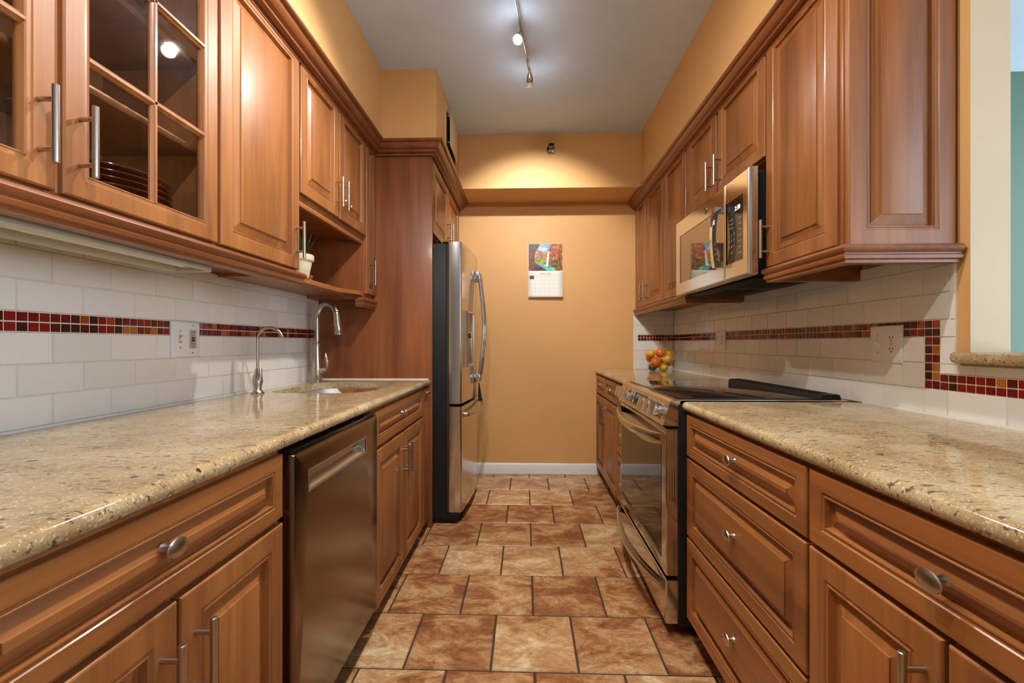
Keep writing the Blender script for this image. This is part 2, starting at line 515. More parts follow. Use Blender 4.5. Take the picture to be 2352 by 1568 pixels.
# ------------------------------------------------------------------ tiled backsplashes
def backsplash(label, specs, loc):
    t = thing('tile_backsplash', label, 'backsplash', loc)
    g = BM(); s = BM(); sl = s.faces.layers.float.new('tint'); m = BM(); ml = m.faces.layers.float.new('tint')
    mg = BM()
    for M, ground, sub, bands in specs:
        for q in ground: mbox(g, M, q[0], q[1], q[2], q[3], 0.0, .004)
        tiles(s, sl, M, sub, .0035, .0016, .0042)
        for (a0, a1, b0, b1, na, nb) in bands:
            mbox(mg, M, a0, a1, b0, b1, .0042, .0055)
            da, db = (a1 - a0) / na, (b1 - b0) / nb
            rc = [(a0 + i * da + .0016, a0 + (i + 1) * da - .0016, b0 + j * db + .0016, b0 + (j + 1) * db - .0016) for i in range(na) for j in range(nb)]
            tiles(m, ml, M, rc, .0024, .0008, .0056)
    obj('grout', g, M_GROUT, t); obj('subway_tiles', s, M_SUBWAY, t, None, 20)
    b = obj('mosaic_band', m, M_MOSAIC, t, 'band of small red, amber and brown glass tiles', 20)
    obj('mosaic_grout', mg, M_MGROUT, b)
    return t
GP = .0018
ML = LF(XL)
sub = bond(-.6, 2.638, .914, 1.169, .1643, .083, 1.1285, GP, True, 0) + bond(-.6, 2.638, 1.222, 1.43, .1643, .083, 1.209, GP, False, 0)
backsplash('white subway tile backsplash with red mosaic band behind the faucets', [(ML, [(-.6, 2.638, .914, 1.43)], sub, [(-.6, 2.638, 1.169, 1.222, 124, 2)])], (XL, 1.2, .914))
MR = RF(XR); MB = BF(YB)
mz0, mz1 = 1.161, 1.213
sub = (bond(1.411, 3.742, .914, mz0, .1605, .083, 1.418, GP, True, 0) + bond(1.335, 3.742, mz1, 1.42, .1605, .083, 1.34, GP, False, 0)
       + bond(-.6, 1.364, 1.046, 1.076, .1605, .1, 1.26, GP) + bond(1.318, 1.364, 1.076, mz1, .1605, .083, 1.30, GP)
       + bond(-.6, 1.411, .914, .998, .1605, .1, 1.34, GP) + [(1.318, 1.3335, mz1, 1.42)])
bands = [(1.364, 3.742, mz0, mz1, 92, 2), (1.364, 1.4145, .996, mz0, 2, 6), (-.6, 1.364, .996, 1.046, 75, 2)]
subB = bond(.955, 1.277, .914, mz0, .1605, .083, 1.20, GP, True, 0) + bond(.955, 1.277, mz1, 1.42, .1605, .083, 1.12, GP) + bond(.936, .954, .914, 1.42, .3, .083, .9, GP)
backsplash('white subway tile backsplash with red mosaic band behind the range', [
    (MR, [(1.318, 3.742, .914, 1.42), (-.6, 1.318, .914, 1.076)], sub, bands),
    (MB, [(.936, 1.277, .914, 1.42)], subB, [(.972, 1.277, mz0, mz1, 12, 2)])], (XR, 1.8, .914))

# ------------------------------------------------------------------ cabinet parts
def door_prof(t, fr, s=1.0):
    return [(0, 0), (0, t - .0035), (.0012, t - .0012), (.0035, t), (fr - .010 * s, t), (fr - .008 * s, t - .0022), (fr - .003 * s, t - .0028), (fr - .001 * s, t - .0012), (fr + .0015 * s, t - .0014),
            (fr + .0045 * s, t - .0145), (fr + .007 * s, t - .0150), (fr + .037 * s, t - .0042), (fr + .0375 * s, t - .0010), (fr + .0385 * s, t - .0006)]

def add_handle(M, parent, a, bc, t, ln=.15, vertical=True, sp=.096):
    bm = BM(); r = .0062; off = t + .034
    P = (lambda s, d: M(a, bc + s, d)) if vertical else (lambda s, d: M(a + s, bc, d))
    h = ln / 2
    tube(bm, [P(-h, off), P(-h + .0015, off), P(h - .0015, off), P(h, off)], [r * .75, r, r, r * .75], 14)
    for s in (-sp / 2, sp / 2): cyl(bm, P(s, t - .001), P(s, off), .0048, 12)
    return obj('handle', bm, M_NICKEL, parent, 'brushed nickel bar handle')

def add_knob(M, parent, a, b, t, sc=1.0):
    bm = BM(); c = M(a, b, t - .001); ax = M(0, 0, 1) - M(0, 0, 0); u = M(1, 0, 0) - M(0, 0, 0)
    prof = [(.0, 0), (.0085, 0), (.0075, .003), (.0058, .009), (.0058, .016), (.009, .0195), (.0145, .0215), (.0165, .0235), (.0155, .0260), (.010, .0285), (0, .0292)]
    lathe(bm, [(r * sc, h * sc) for r, h in prof], c, ax, 24, 0, 1.32, u)
    return obj('knob', bm, M_NICKEL, parent, 'brushed nickel oval knob')

def add_door(M, parent, a0, a1, b0, b1, t=.020, fr=.056, name='door', handle=None, knob=None, s=1.0, mat=None):
    bm = BM(); rings(bm, M, a0, a1, b0, b1, door_prof(t, fr, s))
    d = obj(name, bm, mat or (M_WOOD_Z if name == 'door' else M_WOOD_Y), parent, None, 24)
    if handle: add_handle(M, d, handle[0], handle[1], t)
    if knob: add_knob(M, d, knob[0], knob[1], t - (.001 if name == 'door' else .0010))
    return d

def add_glass_door(M, parent, a0, a1, b0, b1, mun_a, mun_b, handle, t=.020, fr=.052):
    bm = BM()
    rings(bm, M, a0, a1, b0, b1, [(0, 0), (0, t - .0035), (.0035, t), (fr - .012, t), (fr - .010, t - .0022), (fr - .004, t - .003), (fr - .001, t - .0015), (fr + .001, t - .003), (fr + .005, t - .012), (fr + .005, 0)], True)
    d = obj('door', bm, M_WOOD_Z, parent, None, 24)
    bm = BM(); g = .005
    mbox(bm, M, a0 + fr - .002, a1 - fr + .002, b0 + fr - .002, b1 - fr + .002, .004, .007)
    obj('glass_pane', bm, M_PANE, d, 'clear glass')
    bm = BM(); w = .0105
    pr = [(-w, .0072), (-w, .012), (-w * .55, .0155), (-w * .3, .0195), (w * .3, .0195), (w * .55, .0155), (w, .012), (w, .0072)]
    for a in mun_a: prism(bm, pr, lambda p, q, k, a=a: M(a + p, k, q), b0 + fr - .001, b1 - fr + .001)
    for b in mun_b: prism(bm, pr, lambda p, q, k, b=b: M(k, b + p, q), a0 + fr - .001, a1 - fr + .001)
    obj('muntins', bm, M_WOOD_Z, d, None, 24)
    add_handle(M, d, handle[0], handle[1], t)
    return d

# ------------------------------------------------------------------ left wall cabinets
UXL = -.950                      # carcass face; doors stand 20 mm proud
UL = LF(UXL)
ZB, ZT = 1.432, 2.335
def carcass(bm, x0, x1, y0, y1, z0, z1, th=.018, openface=None, shelves=()):
    """open box; openface '+x' or '-x'"""
    box(bm, x0, x1, y0, y0 + th, z0, z1); box(bm, x0, x1, y1 - th, y1, z0, z1)
    box(bm, x0, x1, y0 + th, y1 - th, z0, z0 + th); box(bm, x0, x1, y0 + th, y1 - th, z1 - th, z1)
    if openface == '+x': box(bm, x0, x0 + .006, y0 + th, y1 - th, z0 + th, z1 - th)
    else: box(bm, x1 - .006, x1, y0 + th, y1 - th, z0 + th, z1 - th)

XW = XL + .012
t = thing('glass_front_cabinet', 'wood wall cabinet with two divided glass doors and plates inside', 'cabinet', (-1.11, .84, ZB))
bm = BM(); carcass(bm, XW, UXL, .385, 1.2745, ZB, ZT, .018, '+x'); obj('carcass', bm, M_WOOD_IN, t)
bm = BM(); box(bm, UXL - .019, UXL + .003, .8145, .8415, ZB, ZT, .001)
for yy in (.8205, .8355): cyl(bm, (UXL + .003, yy, ZB + .01), (UXL + .003, yy, ZT - .01), .0035, 10)
obj('centre_stile', bm, M_WOOD_Z, t)
for zz in (1.722, 1.980):
    bm = BM(); box(bm, XW + .007, UXL - .03, .404, 1.256, zz - .018, zz, .001); obj('shelf', bm, M_WOOD_IN, t)
add_glass_door(UL, t, .395, .822, ZB + .010, ZT - .004, (.6085,), (1.745, 2.002), (.791, 1.559))
add_glass_door(UL, t, .836, 1.270, ZB + .010, ZT - .004, (1.053,), (1.745, 2.002), (.867, 1.559))

def plate_mesh():
    bm = BM()
    lathe(bm, [(0, .002), (.075, .002), (.08, 0), (.085, .002), (.10, .006), (.130, .0125), (.135, .0150), (.1345, .0172), (.130, .0165), (.10, .0095), (.08, .006), (0, .006)], (0, 0, 0), (0, 0, 1), 48)
    return bm
zz = ZB + .0185
p0 = obj('dinner_plate', plate_mesh(), M_PLATE, None, None, 30); p0.location = (-1.115, 1.110, zz)
NPL = 8
ordn = ['lowest', 'second from the bottom', 'third from the bottom', 'fourth from the bottom', 'fourth from the top', 'third from the top', 'second from the top', 'topmost']
for i in range(NPL):
    o = p0
    if i:
        o = p0.copy(); COL.objects.link(o); o.location = (-1.115 + random.uniform(-.003, .003), 1.110 + random.uniform(-.003, .003), zz + i * .0165)
    tag(o, 'glossy brown dinner plate, %s of the stack behind glass' % ordn[i], 'plate', 'plates stacked in the glass cabinet')

t = thing('wall_cabinet', 'tall single door wood wall cabinet between glass cabinet and niche', 'cabinet', (-1.11, 1.51, ZB))
bm = BM(); box(bm, XW, UXL, 1.2765, 1.7475, ZB, ZT, .001); obj('carcass', bm, M_WOOD_Z, t)
add_door(UL, t, 1.283, 1.738, ZB + .010, ZT - .004, handle=(1.711, 1.559))

NZ = 1.765
t = thing('wall_cabinet', 'short two door wood wall cabinet above open niche with curved shelf', 'cabinet', (-1.11, 2.12, ZB))
bm = BM(); box(bm, XW, UXL, 1.7495, 2.4825, NZ - .02, ZT, .001); obj('carcass', bm, M_WOOD_Z, t)
bm = BM(); box(bm, UXL - .03, UXL - .004, 1.7495, 2.4825, NZ - .045, NZ - .018, .004); obj('valance', bm, M_WOOD_Y, t)
bm = BM(); box(bm, XW, XW + .012, 1.7495, 2.4825, 1.440, NZ - .02); obj('back_panel', bm, M_WOOD_PANEL, t)
add_door(UL, t, 1.752, 2.110, NZ, ZT - .004, handle=(2.083, 1.885))
add_door(UL, t, 2.122, 2.478, NZ, ZT - .004, handle=(2.150, 1.885))
# the shelf: front edge straight, then an ogee sweeping out to full depth at the far end
def smooth(a, b, x):
    x = max(0, min(1, (x - a) / (b - a))); return x * x * (3 - 2 * x)
pts = []
for i in range(41):
    y = 1.7495 + (2.4825 - 1.7495) * i / 40
    pts.append((-1.012 + .060 * smooth(2.28, 2.42, y), y))
poly = [(XW, 1.7495)] + [(x, min(max(y, 1.7495), 2.4825)) for x, y in pts] + [(XW, 2.4825)]
bm = BM()
prism(bm, poly, lambda p, q, a: Vector((p, q, a)), 1.418, 1.440)
obj('shelf', bm, M_WOOD_Y, t, 'open shelf with a curved front edge')

t = thing('wall_cabinet', 'narrow tall wood wall cabinet beside the side panel of the refrigerator', 'cabinet', (-1.11, 2.56, ZB))
bm = BM(); box(bm, XW, UXL, 2.4845, 2.6375, ZB - .03, ZT, .001); obj('carcass', bm, M_WOOD_PANEL, t)
add_door(UL, t, 2.490, 2.634, ZB + .000, ZT - .004, fr=.040, handle=(2.535, 1.559), s=.75)

def rail_prof(z=1.378):
    return [(-.018, z + .054), (.022, z + .054), (.028, z + .050), (.031, z + .043), (.028, z + .034), (.021, z + .029), (.021, z + .025), (.025, z + .021), (.023, z + .012), (.016, z + .008), (.016, z), (-.018, z)]
bm = BM(); sweep(bm, rail_prof(), [(XW, .387), (UXL, .387), (UXL, 1.7475), (UXL - .03, 1.7475)], -1)
tag(obj('light_rail', bm, M_WOOD_MOULD, None, None, 40, (UXL, 1.0, 1.378)), 'long wood light rail moulding below the glass door cabinet', 'molding')
bm = BM(); sweep(bm, rail_prof(1.350), [(UXL - .03, 2.462), (UXL, 2.462), (UXL, 2.637)], -1)
tag(obj('light_rail', bm, M_WOOD_MOULD, None, None, 40, (UXL, 2.55, 1.350)), 'short wood light rail moulding under the narrow cabinet at the shelf end', 'molding')

def crown_prof(z0, z1, o0, o1):
    h = z1 - z0; w = o1 - o0
    f = lambda a, b: (o0 + w * a, z0 + h * b)
    return [f(0, 0), f(.05, 0), f(.06, .17), f(.34, .17), f(.39, .21), f(.39, .30), f(.34, .34), f(.37, .38), f(.46, .41), f(.58, .49), f(.68, .60), f(.74, .72), f(.76, .78), f(.86, .80), f(.93, .84), f(.98, .91), f(1, 1), f(.006, 1), f(.006, .5)]
bm = BM(); sweep(bm, crown_prof(2.298, 2.371, 0, .078), [(XW, .385), (-.930, .385), (-.930, 2.628), (-.575, 2.628), (-.575, YB - .002)], -1)
tag(obj('crown_molding', bm, M_WOOD_MOULD, None, None, 40, (-.9, 1.2, 2.298)), 'wood crown moulding along the left cabinets and around the refrigerator cabinet', 'molding')

# ------------------------------------------------------------------ refrigerator surround
t = thing('refrigerator_cabinet', 'wood cabinet above the refrigerator with tall side panel', 'cabinet', (-.9, 3.15, 0))
bm = BM(); box(bm, XW, -.578, 2.640, 2.662, 0, 2.335, .001); obj('side_panel', bm, M_WOOD_PANEL, t, 'tall cherry veneer panel')
GX = -.596
bm = BM(); box(bm, XW, GX, 2.664, YB - .004, 1.825, 2.335, .001); obj('carcass', bm, M_WOOD_Z, t)
GL = LF(GX)
add_door(GL, t, 2.668, 3.170, 1.830, 2.290, handle=(3.135, 1.962))
add_door(GL, t, 3.182, 3.700, 1.830, 2.290, handle=(3.217, 1.962))

# ------------------------------------------------------------------ left base cabinets
BXL = -.615; BL = LF(BXL)       # doors end at -.595
KZ = .10
def base_box(bm, x0, x1, y0, y1): box(bm, x0, x1, y0, y1, KZ, .876)
def toe(bm, x0, x1, y0, y1): box(bm, x0, x1, y0, y1, 0, KZ)
t = thing('base_cabinet', 'wood base cabinet with wide drawer over two doors left of dishwasher', 'cabinet', (-.9, .72, 0))
bm = BM(); base_box(bm, XW, BXL, .385, 1.046); obj('carcass', bm, M_WOOD_Z, t)
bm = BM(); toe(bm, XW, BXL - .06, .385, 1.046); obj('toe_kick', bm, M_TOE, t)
add_door(BL, t, .400, 1.036, .714, .868, name='drawer', fr=.040, knob=(.690, .803), s=.8)
add_door(BL, t, .723, 1.036, .075, .699, handle=(.755, .572))
add_door(BL, t, .400, .716, .075, .699, handle=(.684, .572))

t = thing('sink_base_cabinet', 'wood sink base cabinet with one drawer front and two doors', 'cabinet', (-.9, 2.08, 0))
bm = BM()
box(bm, XW, BXL, 1.679, 1.697, KZ, .876); box(bm, XW, BXL, 2.466, 2.484, KZ, .876)
box(bm, XW, BXL, 1.697, 2.466, KZ, KZ + .018); box(bm, XW, XW + .01, 1.697, 2.466, KZ + .018, .876)
box(bm, BXL - .018, BXL, 1.697, 2.466, KZ + .018, .876)
obj('carcass', bm, M_WOOD_Z, t)
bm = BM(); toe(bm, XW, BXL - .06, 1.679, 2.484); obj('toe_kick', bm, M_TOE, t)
add_door(BL, t, 1.685, 2.470, .722, .868, name='drawer', fr=.040, knob=(2.050, .808), s=.8)
add_door(BL, t, 1.685, 2.085, .068, .707, handle=(2.060, .578))
add_door(BL, t, 2.092, 2.470, .068, .707, handle=(2.118, .578))

t = thing('pullout_cabinet', 'narrow fluted wood pull out cabinet next to the refrigerator', 'cabinet', (-.9, 2.56, 0))
bm = BM(); base_box(bm, XW, BXL, 2.486, 2.638); obj('carcass', bm, M_WOOD_Z, t)
bm = BM(); toe(bm, XW, BXL - .06, 2.486, 2.638); obj('toe_kick', bm, M_TOE, t)
bm = BM(); mbox(bm, BL, 2.494, 2.634, .068, .868, 0, .0155, .001)
w0, w1, nf = 2.510, 2.618, 4
mbox(bm, BL, 2.494, w0 - .004, .068, .868, .0155, .02, 0); mbox(bm, BL, w1 + .004, 2.634, .068, .868, .0155, .02, 0)
mbox(bm, BL, w0 - .004, w1 + .004, .068, .16, .0155, .02, 0); mbox(bm, BL, w0 - .004, w1 + .004, .80, .868, .0155, .02, 0)
for i in range(nf + 1):
    y = w0 + (w1 - w0) * i / nf
    mbox(bm, BL, y - .006, y + .006, .16, .80, .0155, .020, .002)
d = obj('fluted_front', bm, M_WOOD_Z, t)
add_knob(BL, d, 2.564, .845, .020, .75)

# dishwasher
t = thing('dishwasher', 'brown tinted stainless dishwasher under the left counter', 'dishwasher', (-.9, 1.36, 0))
DX = -.618; DM = LF(DX)
bm = BM(); box(bm, XW + .05, DX, 1.060, 1.672, .09, .862, .002); obj('tub', bm, M_BLACK, t)
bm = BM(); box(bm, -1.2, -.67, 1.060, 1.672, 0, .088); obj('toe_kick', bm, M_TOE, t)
bm = BM(); a0, a1, b0, b1, T = 1.062, 1.670, .105, .858, .036
ha0, ha1, hb0, hb1 = 1.136, 1.549, .744, .797
def rr(a0, a1, b0, b1, r, n=5):
    P = []
    for (cx, cy, s) in ((a1 - r, b0 + r, -PI / 2), (a1 - r, b1 - r, 0), (a0 + r, b1 - r, PI / 2), (a0 + r, b0 + r, PI)):
        for i in range(n + 1):
            q = s + PI / 2 * i / n; P.append((cx + r * math.cos(q), cy + r * math.sin(q)))
    return P
def loopv(bm, M, P, d): return [bm.verts.new(M(a, b, d)) for a, b in P]
O0 = loopv(bm, DM, rr(a0, a1, b0, b1, .004), 0); O1 = loopv(bm, DM, rr(a0, a1, b0, b1, .004), T - .008)
O2 = loopv(bm, DM, rr(a0 + .0025, a1 - .0025, b0 + .002, b1 - .002, .004), T - .002); O3 = loopv(bm, DM, rr(a0 + .008, a1 - .008, b0 + .005, b1 - .005, .004), T)
H0 = loopv(bm, DM, rr(ha0, ha1, hb0, hb1, .006), T)
H1 = loopv(bm, DM, rr(ha0 + .003, ha1 - .003, hb0 + .003, hb1 - .003, .005), T - .003)
for p, q in ((O0, O1), (O1, O2), (O2, O3), (O3, H0), (H0, H1)): bridge(bm, p, q)
bm.faces.new(O0)
door = obj('door', bm, M_STEEL_DARK, t)
bm = BM()
P1 = loopv(bm, DM, rr(ha0 + .003, ha1 - .003, hb0 + .003, hb1 - .003, .005), T - .003)
P2 = loopv(bm, DM, rr(ha0 + .007, ha1 - .007, hb0 + .020, hb1 - .004, .005), T - .026)
bridge(bm, P1, P2); bm.faces.new(P2)
obj('pocket_handle', bm, M_NICKEL, door, 'silver recessed pocket handle')
bm = BM()
rings(bm, DM, ha0 - .004, ha1 + .004, hb0 - .004, hb1 + .004, [(0, T - .001), (.001, T + .0016), (.003, T + .0016), (.004, T - .001)], True)
obj('handle_rim', bm, M_NICKEL, door, 'thin silver rim')
bm = BM(); mbox(bm, DM, a0 + .004, a1 - .004, .8585, .868, -.06, T - .010, .002)
for yy in (1.13, 1.30, 1.47, 1.58): mbox(bm, DM, yy, yy + .022, .868, .8692, T - .035, T - .02, 0)
obj('control_strip', bm, M_BLACKGLASS, t, 'black top edge with touch controls')

# ------------------------------------------------------------------ counters
CT, CB = .915, .880
CY0 = .30       # near end of both counters, outside the frame
def counter_profile(xb, xf, s):
    """s = +1 front towards +x"""
    r = (CT - CB) / 2; zc = (CT + CB) / 2; P = [(xb, CB), (xb, CT)]
    for i in range(9):
        q = PI / 2 - PI * i / 8; P.append((xf - s * r + s * r * math.cos(q), zc + r * math.sin(q)))
    return P
SK = (-1.185, -.722, 1.905, 2.475)     # sink cut-out
def sink_loop(inset=0, n=10):
    x0, x1, y0, y1 = SK[0] + inset, SK[1] - inset, SK[2] + inset, SK[3] - inset
    P = []
    rad = {0: .13, 1: .17, 2: .15, 3: .09}
    for k, (sx, sy, s) in enumerate(((1, -1, -PI / 2), (1, 1, 0), (-1, 1, PI / 2), (-1, -1, PI))):
        r = max(.02, rad[k] - inset * .6)
        cx = x1 - r if sx > 0 else x0 + r; cy = y1 - r if sy > 0 else y0 + r
        for i in range(n + 1):
            q = s + PI / 2 * i / n; P.append((cx + r * math.cos(q), cy + r * math.sin(q)))
    return P
XB = XL + .011
CXF = -.586
bm = BM()
r = (CT - CB) / 2
prism(bm, [(CXF - r, CB)] + [(CXF - r + r * math.cos(PI / 2 - PI * i / 10), (CT + CB) / 2 + r * math.sin(PI / 2 - PI * i / 10)) for i in range(11)][::-1][1:], lambda p, q, a: Vector((p, a, q)), CY0, 2.638)
# slab with the sink opening
def slab(bm, outer, hole, z0, z1):
    ov = [bm.verts.new((x, y, z1)) for x, y in outer]; hv = [bm.verts.new((x, y, z1)) for x, y in hole]
    es = [bm.edges.new((ov[i], ov[(i + 1) % len(ov)])) for i in range(len(ov))] + [bm.edges.new((hv[i], hv[(i + 1) % len(hv)])) for i in range(len(hv))]
    g = bmesh.ops.triangle_fill(bm, use_beauty=True, use_dissolve=False, edges=es)
    tf = [f for f in g['geom'] if isinstance(f, bmesh.types.BMFace)]
    mp = {}
    for v in ov + hv: mp[v] = bm.verts.new((v.co.x, v.co.y, z0))
    for f in tf: bm.faces.new([mp[v] for v in reversed(f.verts)])
    for lst in (ov, hv):
        for i in range(len(lst)):
            a, b = lst[i], lst[(i + 1) % len(lst)]; bm.faces.new((a, b, mp[b], mp[a]))
slab(bm, [(XB, CY0), (CXF - r, CY0), (CXF - r, 2.638), (XB, 2.638)], sink_loop(), CB, CT)
t = obj('countertop', bm, M_GRANITE, None, None, 40, (-.9, 1.0, CB)); tag(t, 'speckled beige granite countertop around the sink on the left', 'countertop')
bm = BM(); box(bm, XB, XB + .006, CY0, 2.63, CT, CT + .006); box(bm, XB, -.60, 2.632, 2.639, CT, CT + .006)
obj('caulk_line', bm, M_CAULK, t, 'white caulk bead')

t = thing('sink', 'stainless undermount sink in the left granite counter', 'sink', (-.95, 2.19, .68))
bm = BM(); prev = None
for ins, z in ((-.02, CB - .0012), (-.003, CB - .0012), (-.003, CB - .006), (.004, CB - .03), (.012, .74), (.03, .715), (.06, .705)):
    L = [bm.verts.new((x, y, z)) for x, y in sink_loop(ins)]
    if prev: bridge(bm, prev, L)
    prev = L
bm.faces.new(prev)
obj('basin', bm, M_STEEL_SINK, t, None, 50, fix=True)
bm = BM(); lathe(bm, [(0, .0), (.03, .001), (.04, .003), (.043, .001), (.043, -.01)], (-.95, 2.2, .7055)); obj('drain', bm, M_CHROME, t)

# main faucet
FX, FY = -1.208, 2.447
t = thing('faucet', 'tall brushed nickel gooseneck kitchen faucet with side lever behind sink', 'faucet', (FX, FY, CT))
bm = BM()
lathe(bm, [(0, 0), (.031, 0), (.032, .004), (.0305, .010), (.0315, .014), (.0305, .05), (.0290, .09), (.0255, .125), (.0215, .165), (.0195, .195), (.0190, .212), (.0225, .214), (.0235, .219), (.0225, .224), (.0195, .226), (.0195, .231), (.0210, .234), (.0195, .238), (.0165, .240)], (FX, FY, CT + .0005), seg=28)
dx, dy = .9, -.44
def sp(s, z): return (FX + dx * s, FY + dy * s, z)
R = .085; zc = 1.280
pts = [sp(0, CT + .235), sp(0, 1.20), sp(0, zc)] + [sp(R - R * math.cos(PI * i / 16), zc + R * math.sin(PI * i / 16)) for i in range(1, 15)]
tube(bm, pts, .0175, 20)
obj('body', bm, M_NICKEL, t, None, 50)
bm = BM(); q = PI * 14 / 16; e0 = Vector(sp(R - R * math.cos(q), zc + R * math.sin(q))); e1 = Vector(sp(2 * R + .012, 1.186))
dd = e1 - e0
tube(bm, [e0, e0 + dd * .05, e0 + dd * .1, e0 + dd * .55, e0 + dd * .92, e0 + dd * .94, e1], [.0165, .0178, .0170, .0200, .0225, .0205, .0215], 20)
obj('spray_head', bm, M_NICKEL, t, None, 50)
bm = BM()
tube(bm, [(FX + .02, FY - .006, .975), (FX + .045, FY - .013, .985), (FX + .055, FY - .016, .99)], [.018, .014, .0135], 16)
cyl(bm, (FX + .055, FY - .016, .990), (FX + .074, FY - .021, .990), .0165, 18)
tube(bm, [(FX + .066, FY - .02, .99), (FX + .074, FY - .022, 1.01), (FX + .072, FY - .022, 1.035), (FX + .064, FY - .021, 1.065), (FX + .060, FY - .02, 1.082)], [.006, .007, .010, .0095, .004], 14)
obj('lever', bm, M_NICKEL, t, None, 50)

GXF, GYF = -1.193, 1.874
t = thing('filter_faucet', 'small brushed nickel filtered water faucet with thin curved spout', 'faucet', (GXF, GYF, CT))
bm = BM(); lathe(bm, [(0, 0), (.0275, 0), (.028, .003), (.022, .008), (.0165, .018), (.0155, .025), (.0195, .042), (.0215, .058), (.019, .075), (.013, .09), (.0105, .098), (.0105, .108), (.0085, .112), (0, .113)], (GXF, GYF, CT + .0005), seg=26)
obj('body', bm, M_NICKEL, t, None, 50)
bm = BM(); c, s = .989, .148; R2 = .052; zt = 1.158
g = lambda d, z: (GXF + c * d, GYF + s * d, z)
tube(bm, [g(0, CT + .105), g(0, 1.1), g(0, zt)] + [g(R2 - R2 * math.cos(PI * i / 14), zt + R2 * math.sin(PI * i / 14)) for i in range(1, 12)] + [g(2 * R2 + .002, zt - .004 + .012)], .0058, 12)
obj('spout', bm, M_NICKEL, t, None, 50)
bm = BM(); tube(bm, [(GXF + .016, GYF - .014, CT + .068), (GXF + .026, GYF - .022, CT + .070)], .007, 12)
tube(bm, [(GXF + .025, GYF - .021, CT + .066), (GXF + .027, GYF - .021, CT + .085), (GXF + .024, GYF - .019, CT + .112)], [.0075, .0065, .0075], 12)
obj('lever', bm, M_NICKEL, t, None, 50)

# ------------------------------------------------------------------ refrigerator
FY0, FY1 = 2.692, 3.622
t = thing('refrigerator', 'stainless french door refrigerator with black sides and bottom freezer', 'refrigerator', (-.85, 3.15, 0))
bm = BM(); box(bm, -1.255, -.500, FY0, FY1, .035, 1.768, .004); obj('case', bm, M_BLACKTEX, t, 'black textured side')
bm = BM(); box(bm, -.62, -.425, FY0 + .004, FY1 - .004, .012, .064, .008)
for yy in (FY0 + .05, FY1 - .05): cyl(bm, (-.47, yy, .001), (-.47, yy, .02), .02, 12); cyl(bm, (-1.1, yy, .001), (-1.1, yy, .04), .02, 12)
obj('base_grille', bm, M_BLACK, t)
bm = BM(); box(bm, -.499, -.484, FY0 + .006, FY1 - .006, .07, 1.765)
obj('gasket', bm, M_SLOT, t)
def bowx(y): return -.408 + .040 * math.sin(PI * max(0, min(1, (y - FY0) / (FY1 - FY0))))
def fdoor(y0, y1, n=14):
    P = [(-.486, y0), (-.486, y1)]
    ys = [y1 - (y1 - y0) * i / n for i in range(n + 1)]
    pp = []
    for y in ys:
        x = bowx(y)
        e = min(y - y0, y1 - y)
        pp.append((x - (.010 if e < 1e-6 else 0), y))
    # round the two outer corners
    pp = [(pp[0][0], y1)] + [(bowx(y1) - .003, y1 - .003), (bowx(y1 - .010), y1 - .010)] + pp[1:-1] + [(bowx(y0 + .010), y0 + .010), (bowx(y0) - .003, y0 + .003), (pp[-1][0], y0)]
    return P + pp
YM = (FY0 + FY1) / 2
def vprism(bm, P, z0, z1): prism(bm, P, lambda p, q, a: Vector((p, q, a)), z0, z1)
bm = BM(); vprism(bm, fdoor(FY0 + .006, YM - .002), .757, 1.782); dl = obj('door', bm, M_STEEL, t, None, 30)
bm = BM(); vprism(bm, fdoor(YM + .002, FY1 - .006), .757, 1.782); dr = obj('door', bm, M_STEEL, t, None, 30)
bm = BM(); vprism(bm, fdoor(FY0 + .006, FY1 - .006, 24), .070, .738); fz = obj('freezer_drawer', bm, M_STEEL, t, None, 30)
for yy, dd_ in ((YM - .05, dl), (YM + .05, dr)):
    bm = BM(); xs = bowx(yy); P = []
    for i in range(21):
        s = i / 20; P.append((xs + .030 + .034 * math.sin(PI * s), yy, .872 + (1.642 - .872) * s))
    tube(bm, P, [.0115] * 21, 14)
    for zz in (.885, 1.629): box(bm, xs - .002, xs + .040, yy - .016, yy + .016, zz - .034, zz + .034, .008)
    obj('handle', bm, M_CHROME, dd_, 'polished bowed handle')
bm = BM(); P = []
for i in range(25):
    s = i / 24; y = 2.775 + (3.535 - 2.775) * s; P.append((bowx(y) + .022 + .030 * math.sin(PI * s), y, .678 - .006 * math.sin(PI * s)))
tube(bm, P, .0135, 14)
for y in (2.782, 3.528): tube(bm, [(bowx(y) - .002, y, .678), (bowx(y) + .022, y, .678)], .0165, 14)
obj('handle', bm, M_NICKEL, fz, 'bowed horizontal freezer handle')
# dispenser in the near door
bm = BM(); y0, y1, z0, z1 = 2.785, 2.985, .985, 1.352
def DF(a, b, d): return Vector((bowx(a) + d, a, b))
def drings(bm, P, mi=0):
    R = []
    for i, d in P:
        L = [(y0 + i + (y1 - y0 - 2 * i) * k / 6, z0 + i) for k in range(7)] + [(y1 - i - (y1 - y0 - 2 * i) * k / 6, z1 - i) for k in range(7)]
        R.append([bm.verts.new(DF(a, b, d)) for a, b in L])
    for a, b in zip(R, R[1:]): bridge(bm, a, b, mi)
    return R
R = drings(bm, [(0, -.002), (0, .014), (.004, .018), (.012, .018), (.015, .010), (.016, .001)])
disp = obj('dispenser', bm, M_STEEL, dl, 'ice and water dispenser frame')
bm = BM(); 
for k in range(6):
    a, b = y0 + .016 + (y1 - y0 - .032) * k / 6, y0 + .016 + (y1 - y0 - .032) * (k + 1) / 6
    for zz0, zz1, d in ((1.21, z1 - .016, .008), (z0 + .016, 1.21, .003)):
        bm.faces.new([bm.verts.new(DF(a, zz0, d)), bm.verts.new(DF(b, zz0, d)), bm.verts.new(DF(b, zz1, d)), bm.verts.new(DF(a, zz1, d))])
